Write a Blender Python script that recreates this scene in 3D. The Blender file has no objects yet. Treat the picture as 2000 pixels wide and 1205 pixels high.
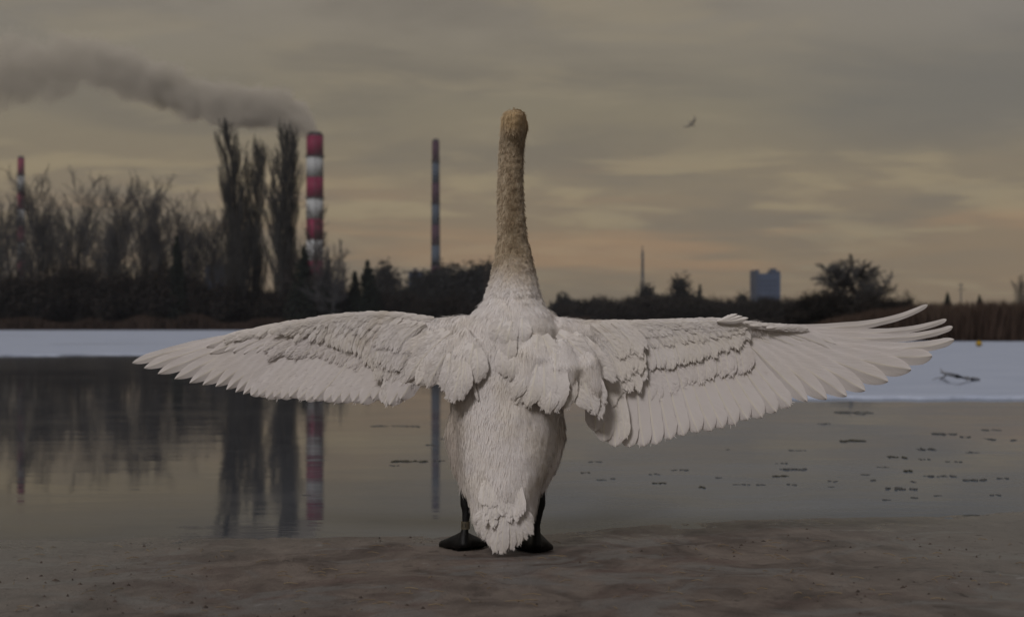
import bpy, math, random
import numpy as np
from mathutils import Vector, noise as mnoise
R = math.radians
rng = np.random.default_rng(7)
random.seed(7)
sc = bpy.context.scene
C = sc.collection
F, HY, CAMZ = 2778.0, 637.0, 0.60       # focal length in photo pixels, horizon row, eye height

# ------------------------------------------------------------------ camera
cam = bpy.data.cameras.new('camera'); co = bpy.data.objects.new('camera', cam); C.objects.link(co)
co.location = (0, 0, CAMZ); co.rotation_euler = (R(90), 0, 0)
cam.sensor_width = 36; cam.lens = 50; cam.shift_y = 34.5 / 2000
cam.clip_start = 0.05; cam.clip_end = 12000
cam.dof.use_dof = True; cam.dof.focus_distance = 3.84; cam.dof.aperture_fstop = 4.3
sc.camera = co

# ------------------------------------------------------------------ node helpers
def node(nt, typ, **kw):
    n = nt.nodes.new(typ)
    for k, v in kw.items():
        if k.startswith('i_'):
            n.inputs[k[2:].replace('_', ' ')].default_value = v
        else:
            setattr(n, k, v)
    return n
class NT:
    def __init__(s, nt): s.nt = nt; s.L = nt.links
    def put(s, sock, v):
        if hasattr(v, 'is_output'): s.L.new(v, sock)
        else: sock.default_value = v
    def m(s, op, a, b=0.0, c=0.0, clamp=False):
        n = s.nt.nodes.new('ShaderNodeMath'); n.operation = op; n.use_clamp = clamp
        s.put(n.inputs[0], a); s.put(n.inputs[1], b); s.put(n.inputs[2], c); return n.outputs[0]
    def sep(s, v):
        n = s.nt.nodes.new('ShaderNodeSeparateXYZ'); s.put(n.inputs[0], v); return n.outputs
    def comb(s, x, y, z):
        n = s.nt.nodes.new('ShaderNodeCombineXYZ')
        for i, q in enumerate((x, y, z)): s.put(n.inputs[i], q)
        return n.outputs[0]
    def vscale(s, v, sx, sy, sz):
        n = s.nt.nodes.new('ShaderNodeVectorMath'); n.operation = 'MULTIPLY'
        s.put(n.inputs[0], v); n.inputs[1].default_value = (sx, sy, sz); return n.outputs[0]
    def noise(s, v, scale, detail=4, rough=.5, dist=0.0):
        n = s.nt.nodes.new('ShaderNodeTexNoise'); s.put(n.inputs['Vector'], v)
        n.inputs['Scale'].default_value = scale; n.inputs['Detail'].default_value = detail
        n.inputs['Roughness'].default_value = rough; n.inputs['Distortion'].default_value = dist
        return n.outputs['Fac']
    def smooth(s, v, a, b, lo=0.0, hi=1.0):
        n = s.nt.nodes.new('ShaderNodeMapRange'); n.interpolation_type = 'SMOOTHSTEP'
        s.put(n.inputs[0], v); n.inputs[1].default_value = a; n.inputs[2].default_value = b
        n.inputs[3].default_value = lo; n.inputs[4].default_value = hi; return n.outputs[0]
    def ramp(s, v, stops):
        n = s.nt.nodes.new('ShaderNodeValToRGB'); s.put(n.inputs[0], v)
        e = n.color_ramp.elements
        while len(e) < len(stops): e.new(.5)
        for q, (p, c) in zip(e, stops):
            q.position = p; q.color = (c[0], c[1], c[2], 1)
        return n.outputs[0]
    def mix(s, f, a, b, mode='MIX'):
        n = s.nt.nodes.new('ShaderNodeMix'); n.data_type = 'RGBA'; n.blend_type = mode
        s.put(n.inputs[0], f)
        for i, q in ((6, a), (7, b)):
            if isinstance(q, tuple): q = (q[0], q[1], q[2], 1)
            s.put(n.inputs[i], q)
        return n.outputs[2]
    def bump(s, h, strength, dist, normal=None):
        n = s.nt.nodes.new('ShaderNodeBump'); n.inputs['Strength'].default_value = strength
        n.inputs['Distance'].default_value = dist; s.put(n.inputs['Height'], h)
        if normal is not None: s.put(n.inputs['Normal'], normal)
        return n.outputs[0]
def srgb(r, g, b):
    f = lambda c: (c/255/12.92) if c/255 <= .04045 else ((c/255+.055)/1.055)**2.4
    return (f(r), f(g), f(b))

# ------------------------------------------------------------------ sky
SUN_EL, SUN_AZ = 37.0, 202.0        # light comes from high behind the photographer (azimuth clockwise from +Y)
w = bpy.data.worlds.new('World'); sc.world = w; w.use_nodes = True
nt = w.node_tree; nt.nodes.clear(); N = NT(nt)
tc = node(nt, 'ShaderNodeTexCoord')
d = N.sep(tc.outputs['Generated'])
el = N.m('MAXIMUM', d[2], 0.0)
inv = N.m('DIVIDE', 1.0, N.m('ADD', el, .13))
pl = N.comb(N.m('MULTIPLY', d[0], inv), N.m('MULTIPLY', d[1], inv), 0.0)
n1 = N.noise(N.vscale(pl, .65, .9, 1), 1.3, 6, .55, .4)
n2 = N.noise(N.vscale(pl, 1.3, 1.9, 1), 1.5, 6, .58, .35)
streak = N.noise(N.vscale(tc.outputs['Generated'], 3.2, 3.2, 30), 1.0, 5, .6, .3)
base = N.ramp(el, [(0.0, srgb(124, 108, 88)), (.03, srgb(127, 109, 86)), (.055, srgb(132, 112, 86)), (.10, srgb(130, 115, 90)),
                   (.15, srgb(130, 119, 96)), (.22, srgb(135, 126, 111)), (.40, srgb(137, 132, 126)), (1.0, srgb(152, 152, 155))])
# the cloud deck: darker grey bellies and thin warm gaps
cl = N.mix(N.smooth(n1, .44, .60, 0, .50), base, srgb(105, 97, 84))
cl = N.mix(N.smooth(n2, .48, .68, 0, .42), cl, srgb(152, 138, 110))
cool = N.smooth(d[0], .10, .42, 0, .35)
cl = N.mix(N.m('MULTIPLY', cool, N.smooth(el, .08, .2)), cl, srgb(120, 120, 122))
cool2 = N.smooth(d[0], -.10, -.38, 0, .30)
cl = N.mix(N.m('MULTIPLY', cool2, N.smooth(el, .10, .22)), cl, srgb(130, 126, 120))
bank = N.m('MULTIPLY', N.m('MULTIPLY', N.smooth(el, .115, .150), N.smooth(el, .205, .165)), N.smooth(N.m('ADD', d[0], N.m('MULTIPLY', N.m('SUBTRACT', n1, .5), .5)), .06, .26, 0, .62))
cl = N.mix(bank, cl, srgb(101, 97, 90))
glow = N.m('MULTIPLY', N.m('MULTIPLY', N.smooth(el, .045, .085), N.smooth(el, .135, .10)), N.smooth(n2, .46, .62, 0, .5))
cl = N.mix(glow, cl, srgb(158, 140, 104))
low = N.m('MULTIPLY', N.smooth(el, .02, .045), N.smooth(el, .13, .06))
cl = N.mix(N.m('MULTIPLY', low, N.m('MULTIPLY', N.smooth(streak, .50, .66, 0, .40), N.smooth(d[0], -.22, .10, .5, 1.0))), cl, srgb(170, 130, 90))
cl = N.mix(N.m('MULTIPLY', low, N.smooth(streak, .48, .34, 0, .25)), cl, srgb(104, 98, 88))
sky = node(nt, 'ShaderNodeTexSky', sky_type='NISHITA', sun_disc=False, sun_elevation=R(SUN_EL), sun_rotation=R(SUN_AZ))
skys = N.mix(1.0, sky.outputs[0], (.05, .05, .05), 'MULTIPLY')
tot = N.mix(.93, skys, cl)
bg = node(nt, 'ShaderNodeBackground'); N.put(bg.inputs[0], tot); bg.inputs[1].default_value = 1.0
wo = node(nt, 'ShaderNodeOutputWorld'); N.L.new(bg.outputs[0], wo.inputs[0])

sun = bpy.data.lights.new('sun', 'SUN'); so = bpy.data.objects.new('sun', sun); C.objects.link(so)
sun.energy = 1.38; sun.angle = R(13); sun.color = (1, .95, .93)
sv = Vector((math.sin(R(SUN_AZ))*math.cos(R(SUN_EL)), math.cos(R(SUN_AZ))*math.cos(R(SUN_EL)), math.sin(R(SUN_EL))))
so.rotation_euler = sv.to_track_quat('Z', 'Y').to_euler()
vs = sc.view_settings
sc.display_settings.display_device = 'sRGB'
vs.view_transform = 'Standard'; vs.look = 'None'; vs.exposure = 0; vs.gamma = 1; vs.use_curve_mapping = False
sc.render.engine = 'CYCLES'
sc.cycles.use_denoising = True
sc.cycles.max_bounces = 8; sc.cycles.volume_bounces = 1; sc.cycles.transparent_max_bounces = 12
sc.cycles.caustics_reflective = False; sc.cycles.caustics_refractive = False

# ------------------------------------------------------------------ object helpers
def P(px, py, dist):
    """the point that stands `dist` metres out in the direction of that photo pixel"""
    return Vector(((px - 1000) / F * dist, dist, CAMZ - (py - HY) / F * dist))
def tag(o, label=None, cat=None, group=None, kind=None):
    for k, v in (('label', label), ('category', cat), ('group', group), ('kind', kind)):
        if v: o[k] = v
    return o
def thing(name, label, cat, loc=(0, 0, 0), group=None, rz=0):
    o = bpy.data.objects.new(name, None); C.objects.link(o); o.empty_display_size = .1
    o.location = loc; o.rotation_euler = (0, 0, rz)
    return tag(o, label, cat, group)
def mesh(name, verts, faces, smooth=False, uvs=None):
    me = bpy.data.meshes.new(name)
    verts = np.asarray(verts, dtype=np.float32)
    if isinstance(faces, np.ndarray):
        nf, k = faces.shape
        me.vertices.add(len(verts)); me.vertices.foreach_set('co', verts.ravel())
        me.loops.add(nf*k); me.loops.foreach_set('vertex_index', faces.astype(np.int32).ravel())
        me.polygons.add(nf); me.polygons.foreach_set('loop_start', np.arange(nf, dtype=np.int32)*k)
        me.polygons.foreach_set('loop_total', np.full(nf, k, dtype=np.int32))
        me.update(calc_edges=True)
    else:
        me.from_pydata([tuple(map(float, v)) for v in verts], [], [tuple(map(int, f)) for f in faces]); me.update()
    if uvs is not None:
        ul = me.uv_layers.new(name='UVMap'); li = np.empty(len(me.loops), dtype=np.int32)
        me.loops.foreach_get('vertex_index', li)
        ul.data.foreach_set('uv', np.asarray(uvs, dtype=np.float32)[li].ravel())
    if smooth: me.polygons.foreach_set('use_smooth', np.ones(len(me.polygons), dtype=bool))
    return me
def obj(name, me, mat, parent=None, loc=None):
    o = bpy.data.objects.new(name, me); C.objects.link(o)
    if mat and not me.materials: me.materials.append(mat)
    if parent: o.parent = parent
    if loc is not None: o.location = loc
    return o
def copy_tree(o, parent=None):
    c = o.copy(); C.objects.link(c)
    if parent: c.parent = parent
    for ch in list(o.children): copy_tree(ch, c)
    return c
def join(parts):
    V, Fc, off = [], [], 0
    for v, f in parts:
        V.append(np.asarray(v, float)); Fc += [tuple(int(i)+off for i in q) for q in f]; off += len(v)
    return np.concatenate(V), Fc
def box(x0, x1, y0, y1, z0, z1):
    v = [(x, y, z) for x in (x0, x1) for y in (y0, y1) for z in (z0, z1)]
    return v, [(0, 1, 3, 2), (4, 6, 7, 5), (0, 4, 5, 1), (2, 3, 7, 6), (0, 2, 6, 4), (1, 5, 7, 3)]
def loft(rings, cap=True):
    """rings: list of (n,3) arrays"""
    n = len(rings[0]); V = np.concatenate(rings); Fc = []
    for i in range(len(rings)-1):
        for j in range(n):
            k = (j+1) % n
            Fc.append((i*n+j, i*n+k, (i+1)*n+k, (i+1)*n+j))
    if cap:
        Fc.append(tuple(range(n))[::-1]); Fc.append(tuple(range((len(rings)-1)*n, len(rings)*n)))
    return V, Fc
def frustum(cx, cy, z0, z1, r0, r1, n=24, cap=True):
    a = np.arange(n)/n*2*math.pi
    return loft([np.stack([cx+r*np.cos(a), cy+r*np.sin(a), np.full(n, z)], 1) for r, z in ((r0, z0), (r1, z1))], cap)
def tube(pts, rad, n=10, flat=1.0, flat_axis=None):
    pts = [Vector(p) for p in pts]; rings = []
    a = np.arange(n)/n*2*math.pi
    for i, p in enumerate(pts):
        t = (pts[min(i+1, len(pts)-1)] - pts[max(i-1, 0)]).normalized()
        ref = Vector(flat_axis) if flat_axis else (Vector((0, 1, 0)) if abs(t.y) < .9 else Vector((1, 0, 0)))
        u = (ref - t*ref.dot(t)).normalized(); v = t.cross(u)
        r = rad[i] if hasattr(rad, '__len__') else rad
        rings.append(np.array([p + u*(math.cos(q)*r*flat) + v*(math.sin(q)*r) for q in a]))
    return loft(rings)
def interp(x, pts):
    return float(np.interp(x, [p[0] for p in pts], [p[1] for p in pts]))

# ------------------------------------------------------------------ materials
def material(name, color=(.5, .5, .5), rough=.7, spec=.3):
    m = bpy.data.materials.new(name); m.use_nodes = True
    b = m.node_tree.nodes['Principled BSDF']
    b.inputs['Base Color'].default_value = (*color, 1); b.inputs['Roughness'].default_value = rough
    b.inputs['Specular IOR Level'].default_value = spec
    return m, NT(m.node_tree), b
def noisy(name, c1, c2, scale, rough=.8, spec=.2, detail=4, bump=0, bscale=None, coords='Object', sc3=(1, 1, 1)):
    m, n, b = material(name, c1, rough, spec)
    t = node(n.nt, 'ShaderNodeTexCoord').outputs[coords]
    f = n.noise(n.vscale(t, *sc3), scale, detail)
    n.put(b.inputs['Base Color'], n.mix(n.smooth(f, .35, .65), c1, c2))
    if bump:
        n.put(b.inputs['Normal'], n.bump(n.noise(t, bscale or scale*3, 5), .6, bump))
    return m
M_bark = noisy('dark_bark', (.030, .028, .026), (.050, .045, .040), 2.0)
M_twig = noisy('bare_twigs', (.062, .062, .064), (.085, .083, .084), 1.0)
M_twig_far = noisy('far_twigs', (.060, .050, .048), (.075, .062, .056), .5)
M_poplar = noisy('poplar_twigs', (.040, .040, .038), (.060, .058, .054), 1.0)
M_shrub = noisy('shrub_stems', (.014, .013, .012), (.026, .021, .018), .6)
M_conifer = noisy('conifer_needles', (.012, .017, .014), (.020, .026, .020), 1.5)
M_ever = noisy('evergreen_leaves', (.014, .016, .017), (.022, .023, .024), 1.0)
M_reed = noisy('dry_reeds', (.050, .032, .024), (.078, .054, .040), .35)
M_reed_far = noisy('far_reeds', (.036, .023, .017), (.056, .037, .027), .15)
M_red = noisy('red_paint', (.190, .009, .050), (.175, .009, .046), .15, .6)
M_white = noisy('white_paint', (.40, .42, .44), (.385, .405, .425), .6, .6)
M_red2 = noisy('hazed_red_paint', (.045, .010, .032), (.040, .009, .029), .15, .6)  # red bands of the thin chimney, dulling by haze mixed into the colour
M_white2 = noisy('hazed_white_paint', (.050, .074, .112), (.045, .066, .10), .15, .6)  # its white bands, with the haze's blue tint put into the colour
M_soot = noisy('sooty_concrete', (.08, .07, .08), (.05, .045, .05), .3)
M_steel = noisy('dull_steel', (.07, .075, .08), (.10, .105, .11), .5)
M_clad = noisy('blue_cladding', (.050, .080, .150), (.062, .092, .165), .08, .5)
M_clad2 = noisy('dark_blue_cladding', (.036, .056, .105), (.045, .068, .12), .08, .5)
M_glass = material('dark_glass', (.02, .025, .035), .15, .6)[0]
M_stick = noisy('wet_wood', (.20, .205, .23), (.28, .29, .32), 8)
M_litter = noisy('wet_leaf_litter', (.030, .027, .016), (.055, .050, .030), 30, .5, .4, bump=.004)
M_litter2 = noisy('waterlogged_scraps', (.055, .056, .056), (.085, .085, .082), 20, .5, .4, bump=.004)
M_yellow = noisy('yellow_plastic', (.42, .27, .03), (.34, .22, .02), 20)
M_bird = noisy('gull_plumage', (.26, .24, .20), (.20, .185, .155), 8)
M_straw = noisy('pale_straw', (.26, .20, .12), (.18, .13, .08), 20)
M_crumb = noisy('dark_crumbs', (.042, .032, .027), (.085, .066, .055), 30)

# ------------------------------------------------------------------ ground, water, snow
WZ = -0.03
def shore_y(x):
    px = 1000 + x/4.3*F
    return interp(px, [(-600, 4.33), (0, 4.19), (240, 4.17), (260, 4.24), (600, 4.24), (870, 4.27), (1050, 4.32), (1150, 4.40), (1300, 4.52),
                       (1500, 4.62), (1750, 4.72), (2000, 4.78), (2600, 5.0)])
def ground_z(x, y):
    r = math.hypot(x, y)
    if y < 9 or r < 9:
        s = shore_y(x) - y
        s += .05*mnoise.noise(Vector((x*3, y*2, 0))) + .02*mnoise.noise(Vector((x*11, y*7, 3)))
        z = WZ + (.018*s + .030*s*s/(s+.35) if s > 0 else .16*s)
        z = min(z, .10)
        near = math.exp(-((y-4)/3)**2)
        z += near*(.0065*mnoise.noise(Vector((x*3.2, y*2.4, 1))) + .0035*mnoise.noise(Vector((x*11, y*7, 5))) + .0028*mnoise.noise(Vector((x*30, y*20, 9)))) * (1 if s > .1 else max(0, s/.1))
        return max(z, -.6)
    a = min(max((y - 55.5)/2, 0), 1) * min(max((x - (10.9 + (y-56)*.03) + mnoise.noise(Vector((y*.1, 0, 0))))/1.5, 0), 1)
    b = min(max((y + 1.5*mnoise.noise(Vector((x*.05, 0, 2))) - 214)/3, 0), 1)
    c = min(max((abs(x) - 150)/20, 0), 1)
    e = 1 if y < -30 else 0
    t = max(a, b, c, e)
    z = -.6 + t*.85
    if t >= 1: z += .15*mnoise.noise(Vector((x*.03, y*.03, 7)))
    return z
rad = [0.3, .8, 1.4, 2.0]
while rad[-1] < 7: rad.append(rad[-1]*1.006)
while rad[-1] < 320: rad.append(rad[-1]*1.02)
while rad[-1] < 2400: rad.append(rad[-1]*1.10)
ang = np.concatenate([np.linspace(-32, 32, 290), np.linspace(34, 326, 74)])
ang = np.radians(ang)
V = [(0, 0, ground_z(0, 0))]
for r in rad:
    for a in ang:
        x, y = r*math.sin(a), r*math.cos(a); V.append((x, y, ground_z(x, y)))
na, nr = len(ang), len(rad)
Fq = [(0, 1+(j+1) % na, 1+j) for j in range(na)]
for i in range(nr-1):
    b0, b1 = 1+i*na, 1+(i+1)*na
    for j in range(na):
        k = (j+1) % na; Fq.append((b0+j, b0+k, b1+k, b1+j))
m, n, b = material('muddy_ground')
pos = node(n.nt, 'ShaderNodeNewGeometry').outputs['Position']; px_ = n.sep(pos)
big = n.noise(pos, 1.1, 5, .55, .6); med = n.noise(n.vscale(pos, 5.5, 3.4, 1), 1.0, 7, .66, .8); fine = n.noise(n.vscale(pos, 1.3, .8, 1), 50, 6, .74)
spot = n.noise(n.vscale(pos, 22, 13, 10), 1.0, 4, .65, 1.2)
col = n.ramp(med, [(.30, (.050, .038, .032)), (.43, (.105, .082, .070)), (.56, (.170, .138, .118)), (.72, (.215, .178, .152))])
red = n.smooth(n.noise(n.vscale(pos, 2.6, 1.9, 1), 1.0, 6, .62, 1.4), .50, .64, 0, .55)
col = n.mix(red, col, (.100, .062, .054))
grey = n.smooth(big, .40, .60)
icy = n.smooth(n.noise(n.vscale(pos, 2.4, 2.0, 1), 1.0, 6, .62, 1.8), .49, .62)
col = n.mix(n.m('MULTIPLY', icy, .60), col, (.135, .135, .136))
far_side = n.m('ADD', n.smooth(px_[0], .5, 1.5, 0, .75), n.smooth(px_[0], -.5, -1.4, 0, .75))  # pale mist of the corners painted into the mud towards both sides
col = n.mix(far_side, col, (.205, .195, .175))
col = n.mix(n.smooth(spot, .62, .70, 0, .75), col, (.035, .026, .022))
col = n.mix(n.smooth(fine, .60, .74, 0, .6), col, (.05, .04, .035))
col = n.mix(n.smooth(fine, .40, .26, 0, .30), col, (.26, .24, .22))
frost = n.m('MULTIPLY', n.smooth(n.noise(n.vscale(pos, 9, 6, 1), 1.0, 7, .72, .8), .60, .70), n.smooth(n.noise(pos, 1.3, 2), .48, .6))
col = n.mix(n.m('MULTIPLY', frost, .45), col, (.40, .40, .40))
wet = n.smooth(px_[2], WZ+.014, WZ+.001)
col = n.mix(n.m('MULTIPLY', wet, .15), col, (.050, .046, .044))
# far land: dull brown turf
col = n.mix(n.smooth(px_[1], 12, 30), col, (.045, .034, .024))
n.put(b.inputs['Base Color'], col)
n.put(b.inputs['Roughness'], n.m('SUBTRACT', n.m('SUBTRACT', .78, n.m('MULTIPLY', icy, .30)), n.m('MULTIPLY', wet, .42)))
b.inputs['Specular IOR Level'].default_value = .35
clod = n.noise(n.vscale(pos, 24, 16, 10), 1.0, 7, .78, .5)
h = n.m('ADD', n.m('ADD', n.m('MULTIPLY', med, .15), n.m('MULTIPLY', clod, .45)), n.m('MULTIPLY', fine, .30))
n.put(b.inputs['Normal'], n.bump(h, .9, .020))
g = obj('ground', mesh('ground', V, Fq, True), m); g['kind'] = 'structure'

m, n, b = material('lake_water', (.020, .021, .022), .05, .5)
b.inputs['IOR'].default_value = 1.33
pos = node(n.nt, 'ShaderNodeNewGeometry').outputs['Position']; q = n.sep(pos)
# thin new ice film: a skin over the water, streaked by the wind
film_far = n.m('MULTIPLY', n.smooth(n.m('ADD', q[1], n.m('MULTIPLY', n.noise(n.vscale(pos, .25, .9, 1), 1, 5, .6), 6)), 19.5, 26.0), n.smooth(q[0], 4, -2))
film_patch = n.m('MULTIPLY', n.smooth(n.noise(n.vscale(pos, .5, 1.3, 1), 1.0, 6, .62, .8), .47, .62), n.smooth(q[0], -.9, 1.2, .35, .80))
film = n.m('MAXIMUM', n.m('MAXIMUM', n.m('MULTIPLY', film_far, .30), film_patch), n.smooth(q[0], -1.6, .6, .16, .38))
n.put(b.inputs['Base Color'], n.mix(film, (.012, .014, .022), n.mix(n.smooth(q[0], -3, 2), (.090, .088, .086), (.082, .104, .150))))
n.put(b.inputs['Roughness'], n.m('ADD', n.m('ADD', .030, n.m('MULTIPLY', film_patch, .11)), n.m('MULTIPLY', film_far, .05)))
b.inputs['Specular IOR Level'].default_value = .25
rip = n.m('ADD', n.noise(n.vscale(pos, 1.2, 3.2, 1), 1, 3, .5), n.m('MULTIPLY', n.noise(n.vscale(pos, 5, 20, 1), 1, 4, .6), .12))
wn_ = n.bump(rip, .09, .010); n.put(b.inputs['Normal'], wn_)
# dull rime on the new ice: a matt veil over the mirror
df_ = node(n.nt, 'ShaderNodeBsdfDiffuse'); n.put(df_.inputs[0], n.mix(n.smooth(q[0], -2, 1), (.185, .185, .185), (.170, .198, .238))); mx = node(n.nt, 'ShaderNodeMixShader')
rime = n.noise(n.vscale(pos, 1.1, 2.0, 1), 1.0, 6, .65, .8)
n.put(mx.inputs[0], n.m('MULTIPLY', n.smooth(q[0], -1.5, .6, .07, .36), n.smooth(rime, .30, .66, .70, 1.25)))
out = n.nt.nodes['Material Output']; n.L.new(b.outputs[0], mx.inputs[1]); n.L.new(df_.outputs[0], mx.inputs[2]); n.L.new(mx.outputs[0], out.inputs[0])
me = mesh('water', [(-175, 1, WZ), (175, 1, WZ), (175, 222, WZ), (-175, 222, WZ)], [(0, 1, 2, 3)])
o = obj('water', me, m); o['kind'] = 'structure'

# snow-covered ice shelf
def front(px):
    y = interp(px, [(-2600, 706), (-900, 700), (0, 696), (200, 693), (300, 694), (450, 702), (700, 722), (870, 740), (1150, 765), (1390, 776), (1560, 779), (2000, 779), (3000, 783)])
    return F*(CAMZ-WZ)/(y-HY)
cols = np.arange(-2600, 3000, 10); rows = 34
V = []; Fq = []
for i, cpx in enumerate(cols):
    df = front(cpx)*(1 + .014*mnoise.noise(Vector((cpx*.013, 0, 0))) + .006*mnoise.noise(Vector((cpx*.07, 0, 4))))
    db = 215.5 if cpx < 1540 else (56.8 if cpx > 1590 else 215.5 + (56.8-215.5)*(cpx-1540)/50)
    for k in range(rows+1):
        if k == 0: dd, z = df, WZ - .03
        else:
            t = ((k-1)/(rows-1))**2.0; dd = df + (db-df)*t
            z = WZ + .028 + .006*mnoise.noise(Vector((cpx*.004*dd*.2, dd*.25, 0))) if k > 1 else WZ + .022
        V.append(((cpx-1000)/F*dd, dd, z))
for i in range(len(cols)-1):
    for k in range(rows):
        a = i*(rows+1)+k; Fq.append((a, a+rows+1, a+rows+2, a+1))
m, n, b = material('wind_blown_snow', (.7, .74, .82), .7, .3)
pos = node(n.nt, 'ShaderNodeNewGeometry').outputs['Position']; q = n.sep(pos)
f1 = n.noise(n.vscale(pos, .10, .20, 1), 1, 5, .6, .8); f2 = n.noise(n.vscale(pos, .9, 2.2, 1), 1, 6, .6, .4)
icep = n.m('MULTIPLY', n.smooth(f1, .56, .68), n.smooth(q[1], 30, 60, .0, .8))
c_ = n.mix(n.smooth(f2, .3, .7), (.37, .42, .54), (.44, .49, .61))
c_ = n.mix(icep, c_, (.20, .23, .28))
n.put(b.inputs['Base Color'], c_)
n.put(b.inputs['Normal'], n.bump(f2, .4, .02))
o = obj('snowy_ice', mesh('snowy_ice', V, Fq, True), m); o['kind'] = 'structure'

# ------------------------------------------------------------------ trees
def prisms(segs):
    """segs: (n,8) p0 p1 r0 r1 -> verts, quads of 3-sided prisms"""
    S = np.asarray(segs, float); p0, p1, r0, r1 = S[:, :3], S[:, 3:6], S[:, 6], S[:, 7]
    t = p1-p0; t /= np.linalg.norm(t, axis=1, keepdims=True)+1e-9
    ref = np.where(np.abs(t[:, 2:3]) < .8, np.array([[0, 0, 1.]]), np.array([[1., 0, 0]]))
    u = np.cross(t, ref); u /= np.linalg.norm(u, axis=1, keepdims=True); v = np.cross(t, u)
    rings = []
    for p, r in ((p0, r0), (p1, r1)):
        for k in range(3):
            a = k*2*math.pi/3; rings.append(p + (u*math.cos(a)+v*math.sin(a))*r[:, None])
    V = np.stack(rings, 1).reshape(-1, 3); b = np.arange(len(S))[:, None]*6
    Fq = np.concatenate([b+np.array([[0, 1, 4, 3]]), b+np.array([[1, 2, 5, 4]]), b+np.array([[2, 0, 3, 5]])])
    return V, Fq
def unit(v): return v/ (np.linalg.norm(v)+1e-9)
def grow(out, p, dr, length, r, level, K, rs):
    n = K['n'][level]; step = length/n; pts = [p]
    for i in range(n):
        f0, f1 = i/n, (i+1)/n
        dr = unit(dr + rs.normal(0, K['wob'][level], 3) + np.array([0, 0, K['up'][level]]))
        q = p + dr*step
        out[level].append((*p, *q, r*(1-f0*.75), r*(1-f1*.75)))
        p = q; pts.append(p)
    if level+1 >= len(K['n']): return
    for k in range(K['kids'][level]):
        f = K['start'][level] + (1-K['start'][level])*(k+rs.random())/K['kids'][level]
        f = min(f, .99); i = int(f*n); base = pts[i] + (pts[i+1]-pts[i])*(f*n-i)
        ax = unit(pts[i+1]-pts[i]); s = unit(np.cross(ax, rs.normal(size=3)))
        an = math.radians(rs.normal(*K['ang'][level]))
        ndir = ax*math.cos(an) + s*math.sin(an)
        L = length*K['len'][level]*rs.uniform(.65, 1.15)*K['prof'][level](f)
        grow(out, base, ndir, L, max(r*(1-.75*f)*K['rr'][level], K['rmin']), level+1, K, rs)
KINDS = {
 'alder': dict(H=22, r=.26, n=[12, 6, 4, 2], kids=[36, 12, 10], start=[.24, .12, .12], ang=[(36, 6), (36, 9), (38, 12)], len=[.36, .44, .50],
               prof=[lambda f: 1.15-.42*f, lambda f: 1.1-.5*f, lambda f: 1], rr=[.42, .5, .6], rmin=.024, wob=[.03, .08, .12, .15], up=[.02, .13, .08, .03]),
 'ash': dict(H=21, r=.34, n=[10, 7, 4, 2], kids=[24, 12, 10], start=[.24, .2, .12], ang=[(42, 8), (42, 10), (42, 12)], len=[.50, .42, .42],
               prof=[lambda f: 1.2-.55*f, lambda f: 1.15-.5*f, lambda f: 1], rr=[.5, .5, .6], rmin=.024, wob=[.05, .10, .14, .15], up=[.02, .10, .06, .02]),
 'poplar': dict(H=31, r=.45, n=[14, 7, 4, 2], kids=[95, 11, 9], start=[.05, .08, .1], ang=[(30, 4), (18, 6), (22, 8)], len=[.26, .40, .45],
               prof=[lambda f: 1.15*(1-f)**.30+.05, lambda f: 1.1-.5*f, lambda f: 1], rr=[.34, .5, .6], rmin=.026, wob=[.012, .035, .06, .08], up=[.01, .20, .24, .18]),
 'oak': dict(H=11, r=.42, n=[5, 7, 5, 2], kids=[20, 13, 11], start=[.22, .22, .1], ang=[(46, 12), (42, 10), (44, 12)], len=[.85, .42, .42],
               prof=[lambda f: 1.0, lambda f: 1.15-.5*f, lambda f: 1], rr=[.6, .5, .6], rmin=.065, wob=[.06, .12, .16, .2], up=[.02, .05, .05, .02]),
 'vase': dict(H=15, r=.30, n=[7, 8, 5, 2], kids=[24, 14, 10], start=[.28, .22, .1], ang=[(30, 10), (33, 8), (38, 10)], len=[.62, .36, .42],
               prof=[lambda f: 1.08-.38*f, lambda f: 1.15-.5*f, lambda f: 1], rr=[.5, .5, .6], rmin=.024, wob=[.04, .07, .12, .15], up=[.02, .07, .05, .02]),
 'fan': dict(H=9, r=.34, n=[6, 7, 5, 2], kids=[36, 14, 12], start=[.16, .2, .1], ang=[(52, 15), (38, 9), (40, 12)], len=[.60, .40, .42],
               prof=[lambda f: 1.15-.35*f, lambda f: 1.15-.5*f, lambda f: 1], rr=[.5, .5, .6], rmin=.058, wob=[.05, .10, .14, .18], up=[.02, .06, .05, .02]),
 'round': dict(H=12, r=.25, n=[8, 6, 4, 2], kids=[26, 9, 6], start=[.12, .15, .12], ang=[(50, 9), (44, 10), (45, 12)], len=[.50, .42, .48],
               prof=[lambda f: 1.1-.7*f, lambda f: 1.1-.5*f, lambda f: 1], rr=[.45, .5, .6], rmin=.03, wob=[.05, .12, .15, .2], up=[.02, .08, .05, .02]),
}
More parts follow.
